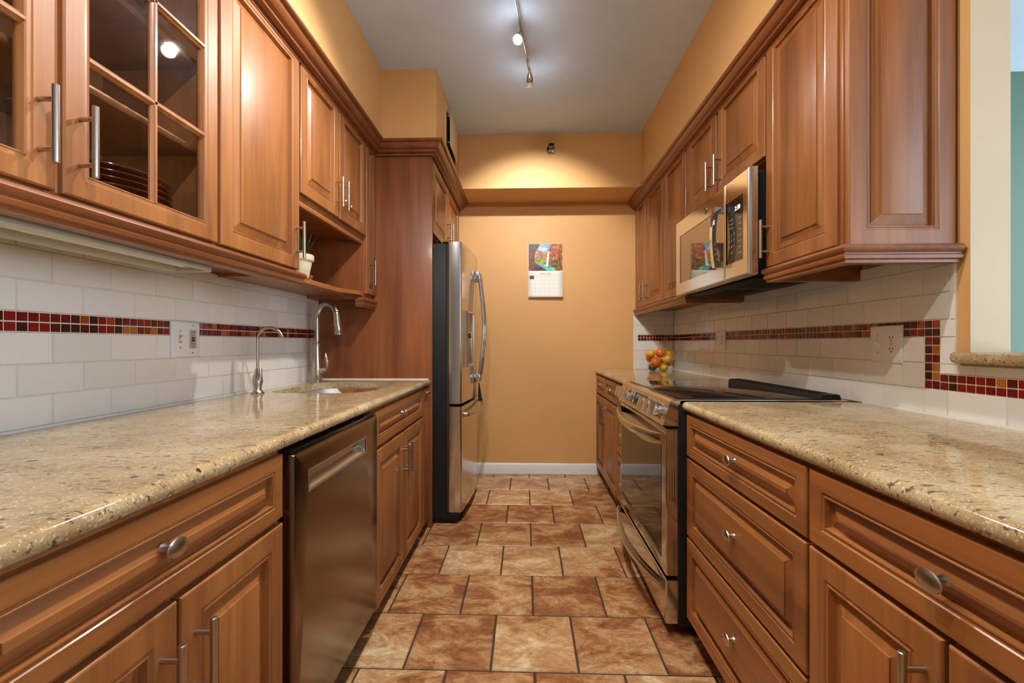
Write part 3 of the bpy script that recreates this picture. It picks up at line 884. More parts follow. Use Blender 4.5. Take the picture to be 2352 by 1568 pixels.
box(bm, bowx(2.88) + .002, bowx(2.88) + .02, 2.86, 2.91, 1.175, 1.215, .003)
obj('dispenser_panel', bm, M_STEEL_DARK, dl, 'darker dispenser recess and control panel')
# hinge covers on top
for yy in (FY0 + .03, FY1 - .09):
    bm = BM(); box(bm, -.53, -.43, yy, yy + .06, 1.769, 1.789, .005); obj('hinge_cover', bm, M_BLACK, t)

# dark cloth hanging between the door handles and the freezer handle
bm = BM(); yy = 3.20; n = 10; cols = []
for i in range(n + 1):
    q = i / n; z = .866 - q * .155; w = .002 + .013 * q; cx = -.350 + .014 * q
    cols.append([bm.verts.new((cx - w + 2 * w * j / 6, yy + .004 * math.sin(j * 1.7 + 2 * q), z)) for j in range(7)])
for a, b in zip(cols, cols[1:]):
    for j in range(6): bm.faces.new((a[j], a[j + 1], b[j + 1], b[j]))
o = obj('dish_cloth', bm, M_CLOTH, None, None, 60, (-.335, yy, .71)); md = o.modifiers.new('thick', 'SOLIDIFY'); md.thickness = .004
tag(o, 'narrow dark cloth hanging at the freezer handle of the refrigerator', 'cloth')

# ------------------------------------------------------------------ right wall cabinets
UXR = .970; UR = RF(UXR)          # doors end at .950
XWR = XR - .010
ZBR, ZTR = 1.432, 2.325
NY0, NY1 = 1.312, 1.728
t = thing('wall_cabinet', 'tall wood wall cabinet with panelled end nearest on the right', 'cabinet', (1.1, 1.52, ZBR))
bm = BM(); box(bm, UXR - .012, XWR, NY0 + .012, NY1, ZBR, ZTR, .001); obj('carcass', bm, M_WOOD_Z, t)
add_door(UR, t, NY0 + .026, NY1 - .004, ZBR + .006, ZTR - .002, handle=(1.698, 1.545), t=.022)
bm = BM(); rings(bm, BF(NY0 + .012), UXR - .008, XWR - .004, ZBR - .004, ZTR, door_prof(.018, .058)); obj('end_panel', bm, M_WOOD_Z, t, 'raised panel end facing the room', 24)

t = thing('wall_cabinet', 'short two door wood wall cabinet above the microwave', 'cabinet', (1.1, 2.13, 1.88))
bm = BM(); box(bm, UXR, XWR, NY1 + .002, 2.566, 1.880, ZTR, .001); obj('carcass', bm, M_WOOD_Z, t)
add_door(UR, t, NY1 + .010, 2.156, 1.885, ZTR - .002, handle=(2.118, 1.985))
add_door(UR, t, 2.174, 2.560, 1.885, ZTR - .002, handle=(2.212, 1.985))

t = thing('wall_cabinet', 'single door wood wall cabinet just beyond the microwave', 'cabinet', (1.1, 2.78, ZBR))
bm = BM(); box(bm, UXR, XWR, 2.568, 2.998, ZBR, ZTR, .001); obj('carcass', bm, M_WOOD_Z, t)
add_door(UR, t, 2.580, 2.990, ZBR + .006, ZTR - .002)
t = thing('wall_cabinet', 'two door wood wall cabinet in the far right corner', 'cabinet', (1.1, 3.38, ZBR))
bm = BM(); box(bm, UXR, XWR, 3.000, YB - .003, ZBR, ZTR, .001); obj('carcass', bm, M_WOOD_Z, t)
add_door(UR, t, 3.010, 3.418, ZBR + .006, ZTR - .002, handle=(3.370, 1.545))
add_door(UR, t, 3.440, YB - .006, ZBR + .006, ZTR - .002, fr=.050, handle=(3.480, 1.545))
for path, lab, loc in (([(XWR, NY0 + .002), (UXR - .010, NY0 + .002), (UXR - .010, NY1 - .034), (XWR, NY1 - .034)], 'wood light rail moulding under the panelled end cabinet on the right', (1, 1.5, 1.378)),
                       ([(XWR, 2.570), (UXR - .010, 2.570), (UXR - .010, YB - .012)], 'wood light rail moulding under the far right cabinets', (1, 3.1, 1.378))):
    bm = BM(); sweep(bm, rail_prof(), path, 1 if path[0][1] < path[1][1] or True else -1)
    tag(obj('light_rail', bm, M_WOOD_MOULD, None, None, 40, loc), lab, 'molding')
bm = BM(); sweep(bm, crown_prof(2.283, 2.347, 0, .066), [(XWR, NY0 + .004), (.950, NY0 + .004), (.950, YB - .002)], 1)
tag(obj('crown_molding', bm, M_WOOD_MOULD, None, None, 40, (1, 2.5, 2.283)), 'wood crown moulding along the top of the right cabinets', 'molding')

# ------------------------------------------------------------------ microwave
t = thing('microwave', 'stainless over the range microwave with dark glass door', 'microwave', (1.08, 2.11, 1.405))
MY0, MY1, MZ0, MZ1 = 1.734, 2.524, 1.410, 1.834
bm = BM(); box(bm, .912, XWR, MY0, MY1, MZ0 + .004, MZ1 - .004, .003); obj('body', bm, M_BLACK, t, 'black metal body')
MS = 1.905
MW = RF(.910)                       # front stands at .872
def band(bm, a0, a1, hole):
    rings(bm, MW, a0, a1, MZ0, MZ1, [(0, 0), (0, .022), (.0012, .029), (.0040, .0345), (.008, .038)], False, False)
    O = [bm.verts.new(MW(a, b, .038)) for a, b in ((a0 + .008, MZ0 + .008), (a1 - .008, MZ0 + .008), (a1 - .008, MZ1 - .008), (a0 + .008, MZ1 - .008))]
    h0, h1, g0, g1 = hole
    I = [bm.verts.new(MW(a, b, .038)) for a, b in ((h0, g0), (h1, g0), (h1, g1), (h0, g1))]
    J = [bm.verts.new(MW(a, b, .034)) for a, b in ((h0, g0), (h1, g0), (h1, g1), (h0, g1))]
    bridge(bm, O, I); bridge(bm, I, J)
bm = BM(); band(bm, MS + .0005, MY1 - .004, (MS + .012, 2.452, 1.478, 1.742)); bmesh.ops.remove_doubles(bm, verts=bm.verts, dist=.0001)
md = obj('door', bm, M_STEEL, t, None, 30)
bm = BM(); mbox(bm, MW, MS + .012, 2.452, 1.478, 1.742, .010, .0345); obj('window', bm, M_MIRRORGLASS, md, 'mirrored dark window')
bm = BM(); lathe(bm, [(0, .0025), (.015, .0025), (.017, .0018), (.018, 0)], MW(2.110, 1.785, .038), (-1, 0, 0), 28); e = obj('emblem', bm, M_STEEL_DARK, md, 'round maker emblem')
bm = BM(); lathe(bm, [(.0145, .0026), (.0150, .0032), (.0158, .0032), (.0163, .0026)], MW(2.110, 1.785, .038), (-1, 0, 0), 28)
text_into(bm, 'GE', .018, MW, 2.110, 1.785, .0412, True); o = obj('emblem_lettering', bm, M_CHROME, md, None, 35)
bm = BM(); band(bm, MY0 - .026, MS - .0005, (MY0 + .014, MS - .004, 1.478, 1.742)); bmesh.ops.remove_doubles(bm, verts=bm.verts, dist=.0001)
cp = obj('control_panel', bm, M_STEEL, t, None, 30)
bm = BM(); mbox(bm, MW, MY0 + .014, MS - .004, 1.478, 1.742, .010, .0345); obj('control_glass', bm, M_BLACKGLASS, cp, 'black glass keypad')
bm = BM(); text_into(bm, '2:30', .026, MW, 1.800, 1.700, .0352, True); obj('clock', bm, M_DISPLAY, cp, 'lit clock reading 2:30', fix=False)
bm = BM()
for r_, row in enumerate(('123', '456', '789', ' 0 ')):
    for c_, ch in enumerate(row):
        if ch != ' ': text_into(bm, ch, .013, MW, 1.872 - .022 * c_, 1.600 - .026 * r_, .0352, True)
obj('number_print', bm, M_KEYPRINT, cp, fix=False); bm = BM()
for r_, w in enumerate(('START', 'STOP', 'TIMER', 'POWER', 'CLOCK', 'VENT', 'LIGHT')):
    text_into(bm, w, .0075, MW, 1.780, 1.655 - .024 * r_, .0352, True)
obj('function_print', bm, M_KEYPRINT, cp, fix=False); bm = BM()
for r_, w in enumerate(('POPCORN', 'DEFROST', 'REHEAT')):
    text_into(bm, w, .0065, MW, 1.852, 1.662 - .017 * r_, .0352, True)
obj('menu_print', bm, M_KEYPRINT, cp, fix=False)
bm = BM()
hp = []
nh = 14
for i in range(nh + 1):
    s = i / nh; hp.append((.868 - .034 - .012 * math.sin(PI * s), 1.474 + (1.740 - 1.474) * s))
inner = [(.868 - .018 - .011 * math.sin(PI * i / nh), 1.498 + (1.716 - 1.498) * i / nh) for i in range(nh + 1)]
poly = hp + [(.8735, 1.740), (.8735, 1.716)] + inner[::-1] + [(.8735, 1.498), (.8735, 1.474)]
prism(bm, poly, lambda p, q, a: Vector((p, a, q)), 1.918, 1.944)
obj('handle', bm, M_CHROME, md, 'bowed polished handle', 25)
bm = BM(); box(bm, .93, 1.22, MY0 + .05, MY1 - .05, MZ0 - .006, MZ0 + .004, .002)
for yy in (1.80, 2.16):
    for k in range(8): box(bm, 1.0 + k * .022, 1.01 + k * .022, yy, yy + .28, MZ0 - .009, MZ0 - .005)
obj('underside_filter', bm, M_BLACK, t)

# ------------------------------------------------------------------ right base cabinets
BXR = .632; BR = RF(BXR)           # fronts end at .612
t = thing('drawer_cabinet', 'wood base cabinet of three drawers next to the range', 'cabinet', (.95, 1.3, 0))
bm = BM(); base_box(bm, BXR, XWR, .953, 1.655); obj('carcass', bm, M_WOOD_Z, t)
bm = BM(); toe(bm, BXR + .06, XWR, .953, 1.655); obj('toe_kick', bm, M_TOE, t)
for (z0, z1, kz) in ((.714, .870, .792), (.414, .703, .570), (.100, .403, .265)):
    add_door(BR, t, .957, 1.651, z0, z1, name='drawer', fr=.048 if z1 < .8 else .040, knob=(1.283, kz + .004), s=.85)
t = thing('base_cabinet', 'wood base cabinet with wide drawer over two doors nearest on the right', 'cabinet', (.95, .64, 0))
bm = BM(); base_box(bm, BXR, XWR, .325, .951); obj('carcass', bm, M_WOOD_Z, t)
bm = BM(); toe(bm, BXR + .06, XWR, .325, .951); obj('toe_kick', bm, M_TOE, t)
add_door(BR, t, .335, .947, .714, .870, name='drawer', fr=.046, knob=(.648, .792), s=.9)
add_door(BR, t, .650, .947, .075, .703, handle=(.677, .592))
add_door(BR, t, .335, .642, .075, .703, handle=(.615, .592))

t = thing('base_cabinet', 'wood base cabinet with two small drawers over two doors beyond the range', 'cabinet', (.95, 3.3, 0))
bm = BM(); base_box(bm, BXR, XWR, 2.912, YB - .003); obj('carcass', bm, M_WOOD_Z, t)
bm = BM(); toe(bm, BXR + .06, XWR, 2.912, YB - .003); obj('toe_kick', bm, M_TOE, t)
add_door(BR, t, 3.345, 3.735, .722, .868, name='drawer', fr=.036, knob=(3.54, .800), s=.75)
add_door(BR, t, 2.918, 3.333, .722, .868, name='drawer', fr=.036, knob=(3.125, .800), s=.75)
add_door(BR, t, 3.345, 3.735, .085, .708, handle=(3.375, .585))
add_door(BR, t, 2.918, 3.333, .085, .708, handle=(3.303, .585))
t = thing('drawer_cabinet', 'wood drawer cabinet mostly hidden behind the range', 'cabinet', (.95, 2.7, 0))
bm = BM(); base_box(bm, BXR, XWR, 2.500, 2.910); obj('carcass', bm, M_WOOD_Z, t)
bm = BM(); toe(bm, BXR + .06, XWR, 2.500, 2.910); obj('toe_kick', bm, M_TOE, t)
for (z0, z1) in ((.722, .868), (.414, .708), (.100, .403)):
    add_door(BR, t, 2.506, 2.906, z0, z1, name='drawer', fr=.040, knob=(2.70, (z0 + z1) / 2), s=.8)

def counter_right(y0, y1, label, loc):
    bm = BM()
    P = counter_profile(XR - .010, .602, -1)
    prism(bm, P, lambda p, q, a: Vector((p, a, q)), y0, y1)
    o = obj('countertop', bm, M_GRANITE, None, None, 40, loc); tag(o, label, 'countertop')
    bm = BM(); box(bm, XR - .016, XR - .010, y0, y1 - .01, CT, CT + .006); obj('caulk_line', bm, M_CAULK, o, 'white caulk bead')
    return o
counter_right(CY0, 1.668, 'speckled beige granite countertop on the right in front of the range', (.95, .6, CB))
counter_right(2.490, YB - .010, 'speckled beige granite countertop under the fruit bowl', (.95, 3.1, CB))

# granite sill of the pass-through
bm = BM()
P = [(1.245, 1.082), (1.238, 1.090), (1.236, 1.099), (1.240, 1.109), (1.250, 1.114), (1.425, 1.114), (1.432, 1.106), (1.432, 1.090), (1.425, 1.082)]
prism(bm, P, lambda p, q, a: Vector((p, a, q)), Y0 + .1, 1.280)
lathe(bm, [(0, 0), (.018, 0), (.024, .006), (.026, .016), (.024, .026), (.018, .032), (0, .032)], (1.262, 1.280, 1.082))
tag(obj('granite_sill', bm, M_GRANITE, None, None, 40, (1.33, .6, 1.082)), 'granite sill of the pass through opening on the right', 'sill')

# ------------------------------------------------------------------ range
t = thing('range', 'stainless slide in electric range with black glass cooktop', 'stove', (.9, 2.08, 0))
RY0, RY1 = 1.690, 2.472
bm = BM(); box(bm, .592, 1.245, RY0 - .012, RY1, .045, .902, .002)
for xx in (.66, 1.18):
    for yy in (RY0 + .05, RY1 - .05): cyl(bm, (xx, yy, .001), (xx, yy, .05), .02, 12)
obj('body', bm, M_BLACK, t, 'black sides')
bm = BM(); box(bm, .572, 1.235, RY0 - .008, RY1 + .012, .9155, .9215, .002)
top = obj('cooktop', bm, M_STEEL, t, 'stainless cooktop frame')
bm = BM(); box(bm, .596, 1.128, RY0 + .008, RY1 - .002, .9205, .9265, .0015); obj('glass_top', bm, M_BLACKGLASS, top, 'black glass cooking surface')
M_RING = plain('burner_print', (.10, .10, .10, 1), .3)
for cx, cy, rr_ in ((.74, 1.89, .105), (.98, 1.88, .075), (.74, 2.28, .08), (.98, 2.27, .105)):
    bm = BM(); lathe(bm, [(rr_, 0), (rr_ + .0015, 0)], (cx, cy, .9268), seg=64)
    obj('burner_ring', bm, M_RING, top)
bm = BM(); prism(bm, [(1.136, .922), (1.140, .936), (1.146, .941), (1.200, .943), (1.208, .940), (1.213, .922)], lambda p, q, a: Vector((p, a, q)), RY0 - .004, RY1 - .03)
for k in range(22):
    for j in range(2): box(bm, 1.152 + j * .026, 1.168 + j * .026, RY0 + .05 + k * .031, RY0 + .066 + k * .031, .9405, .9442)
obj('vent_trim', bm, M_BLACK, top, 'black raised rear vent')
# sloped control panel
bm = BM()
prism(bm, [(.533, .819), (.560, .9135), (.572, .921), (.600, .921), (.600, .819)], lambda p, q, a: Vector((p, a, q)), RY0 - .008, RY1 + .008)
cp = obj('control_panel', bm, M_STEEL, t, 'sloped stainless control panel', 25)
nx = Vector((-.9615, 0, .2747)); 
def CPM(a, b, d):   # b along the slope, 0 at the bottom edge
    return Vector((.533 + .2747 * b, a, .819 + .9615 * b)) + nx * d
def knob_range(y):
    bm = BM(); c = CPM(y, .050, 0)
    lathe(bm, [(0, 0), (.034, 0), (.034, .004), (.029, .006), (.029, .012), (.0275, .0135), (.0275, .026), (.0255, .030), (0, .030)], c, nx, 32)
    up = Vector((.2747, 0, .9615))
    p = [(-.0085, -.027), (.0085, -.027), (.0075, .027), (-.0075, .027)]
    f = lambda a, b, d: c + Vector((0, 1, 0)) * a + up * b + nx * d
    A = [bm.verts.new(f(a, b, .028)) for a, b in p]; B = [bm.verts.new(f(a * .7, b, .050)) for a, b in p]
    bridge(bm, A, B); bm.faces.new(A); bm.faces.new(B)
    obj('knob', bm, M_CHROME, cp, 'polished burner knob', 30)
for y in (1.752, 1.836, 1.920, 2.215, 2.300, 2.385): knob_range(y)
bm = BM()
rings(bm, CPM, 1.965, 2.165, .018, .082, [(0, -.001), (0, .001), (.001, .0018)]); obj('display', bm, M_BLACKGLASS, cp, 'black glass display')
bm = BM(); text_into(bm, '2:31', .026, CPM, 2.03, .052, .0024, True); obj('oven_clock', bm, M_DISPLAYB, cp, 'lit clock', fix=False)
bm = BM(); tube(bm, [(.580, RY0 - .009, .835), (.580, RY0 - .009, .850)], .004, 10); obj('side_screw', bm, M_NICKEL, cp)
# oven door
def plate_x(bm, P, x0, x1, mi=0):
    prism(bm, P, lambda p, q, a: Vector((a, p, q)), x0, x1, mi)
RM = RF(.592)
bm = BM(); rings(bm, RM, RY0 - .004, RY1 + .004, .236, .806, [(0, 0), (0, .042), (.003, .046), (.008, .047)])
od = obj('oven_door', bm, M_STEEL, t, 'stainless oven door', 25)
bm = BM(); n = 24; w0, w1 = RY0 + .050, RY1 - .024
P = [(w0, .284), (w1, .284)]
for i in range(n + 1):
    y = w1 + (w0 - w1) * i / n; s = (y - w0) / (w1 - w0); P.append((y, .735 - .045 * math.sin(PI * s)))
plate_x(bm, P, .5435, .560); obj('window', bm, M_OVENGLASS, od, 'dark oven window')
bm = BM()
for k in range(4): cyl(bm, (.556 + .0095 * k, RY0 - .004, .540), (.556 + .0095 * k, RY0 - .004, .800), .0028, 10)
obj('vent_ridges', bm, M_STEEL, od)
bm = BM()
text_into(bm, 'GE', .016, RM, 2.085, .262, .0486, True); lathe(bm, [(.0125, 0), (.0138, .0012), (.0152, 0)], RM(2.085, .262, .0472), (-1, 0, 0), 28)
obj('emblem', bm, M_CHROME, od, 'round maker emblem')
def bow_handle(zmid, sag, nm_, par, hgt=.040, out=.052):
    bm = BM(); n = 28; rows = []
    for i in range(n + 1):
        s = i / n; y = RY0 + .002 + (RY1 - RY0 - .004) * s
        x = .548 - .012 - out * math.sin(PI * s) ** .8; z = zmid - sag * math.sin(PI * s)
        th = .011
        rows.append([bm.verts.new((x + u_, y, z + v_)) for u_, v_ in ((-th, -hgt * .32), (-th, hgt * .32), (-th * .3, hgt * .5), (th, hgt * .42), (th, -hgt * .42), (-th * .3, -hgt * .5))])
    for a, b in zip(rows, rows[1:]): bridge(bm, a, b)
    bm.faces.new(rows[0]); bm.faces.new(rows[-1])
    return obj(nm_, bm, M_STEEL, par, 'bowed stainless handle', 50)
bow_handle(.768, .012, 'handle', od)
bm = BM(); rings(bm, RM, RY0 - .004, RY1 + .004, .050, .218, [(0, 0), (0, .042), (.003, .046), (.008, .047)])
dw = obj('warming_drawer', bm, M_STEEL, t, 'stainless lower drawer', 25)
bow_handle(.196, .012, 'handle', dw)

# ------------------------------------------------------------------ wall plates
def wall_plate(M, y0, y1, z0, z1, label, loc, kind, far_switch=True):
    t = thing('outlet_plate', label, 'outlet', loc)
    bm = BM(); rings(bm, M, y0, y1, z0, z1, [(0, .008), (0, .012), (.002, .0155), (.006, .017)]); obj('plate', bm, M_WHITE, t, None, 50)
    ya, yb = y0 + (y1 - y0) * .28, y0 + (y1 - y0) * .72
    zc = (z0 + z1) / 2
    ysw, yo = (yb, ya) if far_switch else (ya, yb)
    bm = BM(); mbox(bm, M, ysw - .007, ysw + .007, zc - .015, zc + .015, .014, .0174, 0); obj('switch_slot', bm, M_ALMOND if kind == 'gfci' else M_WHITE, t)
    bm = BM(); P = [M(ysw, zc - .002, .015), M(ysw, zc + .006, .024), M(ysw, zc + .012, .030)]; tube(bm, P, [.0055, .005, .004], 10); obj('toggle', bm, M_WHITE, t)
    bm = BM()
    for q in (-1, 1): lathe(bm, [(0, .001), (.003, .001), (.0036, 0)], M(ysw, zc + q * .031, .017), M(0, 0, 1) - M(0, 0, 0), 12)
    for q in ((-1, 1) if kind == 'gfci' else (0,)): lathe(bm, [(0, .001), (.003, .001), (.0036, 0)], M(yo, zc + q * .052, .017), M(0, 0, 1) - M(0, 0, 0), 12)
    obj('screws', bm, M_NICKEL, t)
    if kind == 'gfci':
        bm = BM(); rings(bm, M, yo - .0175, yo + .0175, zc - .035, zc + .035, [(0, .0165), (0, .0180), (.001, .0188)]); rc = obj('receptacle', bm, M_ALMOND, t, 'almond safety receptacle')
        bm = BM(); mbox(bm, M, yo - .008, yo + .008, zc + .001, zc + .008, .0180, .0200, 0); obj('red_button', bm, M_REDBTN, rc)
        bm = BM(); mbox(bm, M, yo - .008, yo + .008, zc - .008, zc - .001, .0180, .0200, 0); obj('black_button', bm, M_SLOT, rc)
        sl = (zc + .022, zc - .020)
    else:
        bm = BM()
        for q in (-1, 1):
            P = rr(yo - .0165, yo + .0165, zc + q * .0195 - .0145, zc + q * .0195 + .0145, .009)
            A = loopv(bm, M, P, .0165); B = loopv(bm, M, P, .0185); bridge(bm, A, B); bm.faces.new(B)
        rc = obj('receptacle', bm, M_WHITE, t); sl = (zc + .0195, zc - .0195)
    bm = BM()
    for z in sl:
        for q in (-.0062, .0062): mbox(bm, M, yo + q - .0011, yo + q + .0011, z - .001, z + .008, .0184, .0192)
        mbox(bm, M, yo - .002, yo + .002, z - .0095, z - .005, .0184, .0192)
    obj('slots', bm, M_SLOT, rc)
    return t
wall_plate(ML, 1.512, 1.646, 1.088, 1.222, 'white wall plate with switch and red button outlet left of the faucets', (XL, 1.58, 1.15), 'gfci', False)
wall_plate(MR, 1.490, 1.622, 1.072, 1.202, 'large white switch and outlet plate on the tile near the sill', (XR, 1.55, 1.13), 'duplex', True)
wall_plate(MR, 2.772, 2.915, 1.092, 1.222, 'white outlet plate on the tile past the range toward the fruit bowl', (XR, 2.85, 1.15), 'duplex', True)

# ------------------------------------------------------------------ under-cabinet light
t = thing('under_cabinet_light', 'long white under cabinet strip light below the glass cabinet', 'light fixture', (-1.06, .9, 1.37))
bm = BM(); fy0, fy1 = .42, 1.330
prism(bm, [(-1.118, 1.431), (-1.120, 1.402), (-1.106, 1.366), (-1.098, 1.361), (-1.094, 1.366), (-1.084, 1.402), (-1.026, 1.408), (-1.008, 1.402), (-1.002, 1.368), (-.996, 1.366), (-.992, 1.372), (-.992, 1.431)], lambda p, q, a: Vector((p, a, q)), fy0, fy1 - .02)
obj('housing', bm, M_FIXTURE, t, None, 30)
bm = BM(); box(bm, -1.112, -.994, fy1 - .02, fy1, 1.364, 1.431, .003); obj('end_cap', bm, M_FIXTURE, t)
bm = BM(); cyl(bm, (-1.046, fy0, 1.384), (-1.046, fy1 - .055, 1.384), .0125, 16); obj('tube_lamp', bm, M_TUBE, t, 'unlit fluorescent tube')
bm = BM(); cyl(bm, (-1.046, fy1 - .055, 1.384), (-1.046, fy1 - .040, 1.384), .0128, 14); box(bm, -1.056, -1.036, fy1 - .042, fy1 - .018, 1.374, 1.41, .002); obj('lamp_holder', bm, M_NICKEL, t)

# ------------------------------------------------------------------ niche plant, bells
t = thing('potted_plant', 'small plant in a cream pot on the open curved shelf', 'plant', (-1.040, 1.950, 1.4405))
bm = BM(); lathe(bm, [(0, 0), (.034, 0), (.036, .003), (.050, .078), (.056, .080), (.058, .084), (.0585, .104), (.056, .107), (.053, .104), (.051, .088), (0, .086)], (-1.040, 1.950, 1.4407), seg=32); obj('pot', bm, M_POT, t, None, 40)
bm = BM(); lathe(bm, [(0, .004), (.03, .003), (.050, 0)], (-1.040, 1.950, 1.5285), seg=24); obj('soil', bm, M_SOIL, t)
bm = BM()
for k in range(34):
    an = random.uniform(0, 2 * PI); ln = random.uniform(.06, .15); sp_ = random.uniform(.15, .75)
    b = Vector((-1.040 + .03 * math.cos(an) * random.random(), 1.950 + .03 * math.sin(an) * random.random(), 1.530))
    d = Vector((math.cos(an) * sp_ * .5, math.sin(an) * sp_ * .5, 1)).normalized(); sd = Vector((-math.sin(an), math.cos(an), 0))
    prev = None
    for i in range(5):
        s = i / 4; p = b + d * ln * s + Vector((math.cos(an), math.sin(an), -.4)) * (.03 * sp_ * s * s); w = .007 * math.sin(PI * (.12 + .88 * s)) + .0006
        cur = (bm.verts.new(p - sd * w), bm.verts.new(p + sd * w))
        if prev: bm.faces.new((prev[0], prev[1], cur[1], cur[0]))
        prev = cur
obj('foliage', bm, M_LEAF, t, None, 60)
bm = BM(); lathe(bm, [(0, 0), (.016, 0), (.018, .004), (.022, .020), (.024, .022), (.024, .028), (.020, .028), (.018, .012), (0, .010)], (0, 0, 0), seg=24)
o = obj('terracotta_pot', bm, M_TERRA, None, None, 40); o.location = (-1.060, 2.055, 1.4407); tag(o, 'tiny brown pot on the shelf just behind the cream pot', 'pot')

def bell(y, dz, lab):
    t = thing('bell_charm', lab, 'ornament', (UXL + .054, y, 1.88 - dz), 'bells hung on the cabinet handles')
    bm = BM(); x = UXL + .055
    tube(bm, [(x - .001, y - .0075, 1.931), (x + .0075, y, 1.927), (x + .001, y + .0075, 1.922)], .0012, 8)
    tube(bm, [(x + .001, y + .0078, 1.922), (x + .003, y + .013, 1.90), (x + .004, y + .016, 1.875 - dz), (x + .004, y + .0165, 1.853 - dz)], .0013, 8)
    obj('cord', bm, M_CORD, t, 'thin red cord')
    bm = BM(); lathe(bm, [(0, .0), (.0045, .001), (.0075, .005), (.0080, .009), (.0065, .0135), (.003, .016), (.0018, .019), (.0, .020)], (x + .004, y + .0165, 1.834 - dz), seg=20); obj('bell', bm, M_GOLD, t, 'small gold bell')
bell(2.083, 0, 'small gold bell on cord hanging from left handle above niche')
bell(2.150, .006, 'small gold bell on cord hanging from right handle above niche')

# ------------------------------------------------------------------ fruit bowl
BX, BY = 1.098, 3.555
t = thing('glass_bowl', 'clear glass bowl of citrus fruit in the far corner', 'bowl', (BX, BY, CT))
bm = BM(); lathe(bm, [(0, 0), (.070, 0), (.074, .004), (.090, .040), (.108, .090), (.122, .133), (.1235, .135), (.1225, .136), (.119, .134), (.105, .090), (.087, .042), (.070, .009), (0, .006)], (BX, BY, CT + .0005), seg=48)
obj('bowl', bm, M_BOWL, t, None, 50)
def orange_bm(r):
    bm = BM(); bmesh.ops.create_uvsphere(bm, u_segments=28, v_segments=18, radius=r)
    for v in bm.verts:
        v.co.z *= .96
        k = math.hypot(v.co.x, v.co.y)
        if v.co.z > 0: v.co.z -= .10 * r * math.exp(-(k / (r * .18)) ** 2)
    return bm
def lemon_bm(r):
    bm = BM()
    prof = []
    for i in range(19):
        q = -PI / 2 + PI * i / 18; z = 1.18 * r * math.sin(q); w = r * math.cos(q) ** .92 if 0 < i < 18 else 0
        if i in (0, 18): z *= 1.13
        if i in (1, 17): w *= .62; z *= 1.04
        prof.append((max(w, 0), z))
    lathe(bm, prof, (0, 0, 0), (0, 0, 1), 24); return bm
fo = obj('orange', orange_bm(.0405), M_ORANGE); fo2 = fo
lem = obj('lemon', lemon_bm(.0325), M_LEMON); lim = obj('lime', lemon_bm(.029), M_GREEN_FRUIT)
def bpx(u, v, y):  # where a pixel of the photograph lies at depth y
    return ((u - 1207) * y / F_PX, CAM_H - (v - 788) * y / F_PX)
def put(o, first, u, v, y, rot, lab, grp, cat):
    if not first: o = o.copy(); COL.objects.link(o)
    x, z = bpx(u, v, y); o.location = (x, y, z); o.rotation_euler = rot
    tag(o, lab, cat, grp)
put(fo, True, 1514, 810, 3.555, (.4, .2, 0), 'orange on top at the centre of the fruit bowl', 'oranges in the glass bowl', 'orange')
put(fo, False, 1503.5, 829.5, 3.500, (1.2, .3, 0), 'orange at the front of the fruit bowl under the top one', 'oranges in the glass bowl', 'orange')
put(fo, False, 1490.5, 820, 3.585, (.2, 1.2, 0), 'orange at the left side of the fruit bowl under a lemon', 'oranges in the glass bowl', 'orange')
put(fo, False, 1511, 833, 3.602, (.2, 1.2, 0), 'orange at the back of the bowl behind the front orange', 'oranges in the glass bowl', 'orange')
put(lem, True, 1491.5, 811.5, 3.520, (1.4, .1, .8), 'lemon resting at the upper left of the fruit bowl', 'lemons in the glass bowl', 'lemon')
put(lem, False, 1537, 811.5, 3.560, (1.3, .2, -.5), 'lemon resting at the upper right of the fruit bowl', 'lemons in the glass bowl', 'lemon')
put(lem, False, 1530.0, 824.5, 3.515, (.5, 1.0, .2), 'lemon at the right side of the bowl below the upper right lemon', 'lemons in the glass bowl', 'lemon')
put(lem, False, 1520.5, 842.5, 3.500, (1.5, 0, .2), 'lemon at the bottom front of the bowl with its end facing out', 'lemons in the glass bowl', 'lemon')
put(lem, False, 1534, 831, 3.575, (.6, 1.0, .4), 'lemon half hidden at the lower right of the fruit bowl', 'lemons in the glass bowl', 'lemon')
put(lim, True, 1496.5, 842, 3.525, (.3, 1.3, .3), 'dark green lime at the bottom left of the fruit bowl', None, 'lime')

# ------------------------------------------------------------------ calendar
CX0, CX1, CZT, CZM, CZB = .024, .324, 2.006, 1.771, 1.538
t = thing('wall_calendar', 'wall calendar open to April 2026 with waterfall photo on back wall', 'calendar', (.174, YB, 1.54))
MC = BF(YB)
bm = BM(); n = 12; rows = []
for i in range(n + 1):
    s = i / n; z = CZM + (CZB - CZM) * s; d = .004 + .018 * s * s
    rows.append([bm.verts.new(MC(CX0 + (CX1 - CX0) * j / 6, z, d + .006 * s * (j / 6))) for j in range(7)])
for a, b in zip(rows, rows[1:]):
    for j in range(6): bm.faces.new((a[j], a[j + 1], b[j + 1], b[j]))
o = obj('month_page', bm, M_PAPER, t, None, 60, fix=False); mdf = o.modifiers.new('thick', 'SOLIDIFY'); mdf.thickness = .0015; mdf.offset = 0
def MCP(a, b, d):   # on the curved month page
    s = (CZM - b) / (CZM - CZB); j = (a - CX0) / (CX1 - CX0)
    return MC(a, b, .004 + .018 * s * s + .006 * s * j + .0012 + d)
bm = BM(); text_into(bm, 'APRIL 2026', .020, MCP, .174, 1.745, 0)
days = ['SUNDAY', 'MONDAY', 'TUESDAY', 'WEDNESDAY', 'THURSDAY', 'FRIDAY', 'SATURDAY']
cw = .0405
for k in range(7): text_into(bm, days[k], .005, MCP, .052 + cw * k, 1.7305, 0)
for d_ in range(1, 31):
    i = d_ + 2; c_, r_ = i % 7, i // 7
    text_into(bm, str(d_), .0105, MCP, .042 + cw * c_, 1.722 - .0345 * r_, 0)
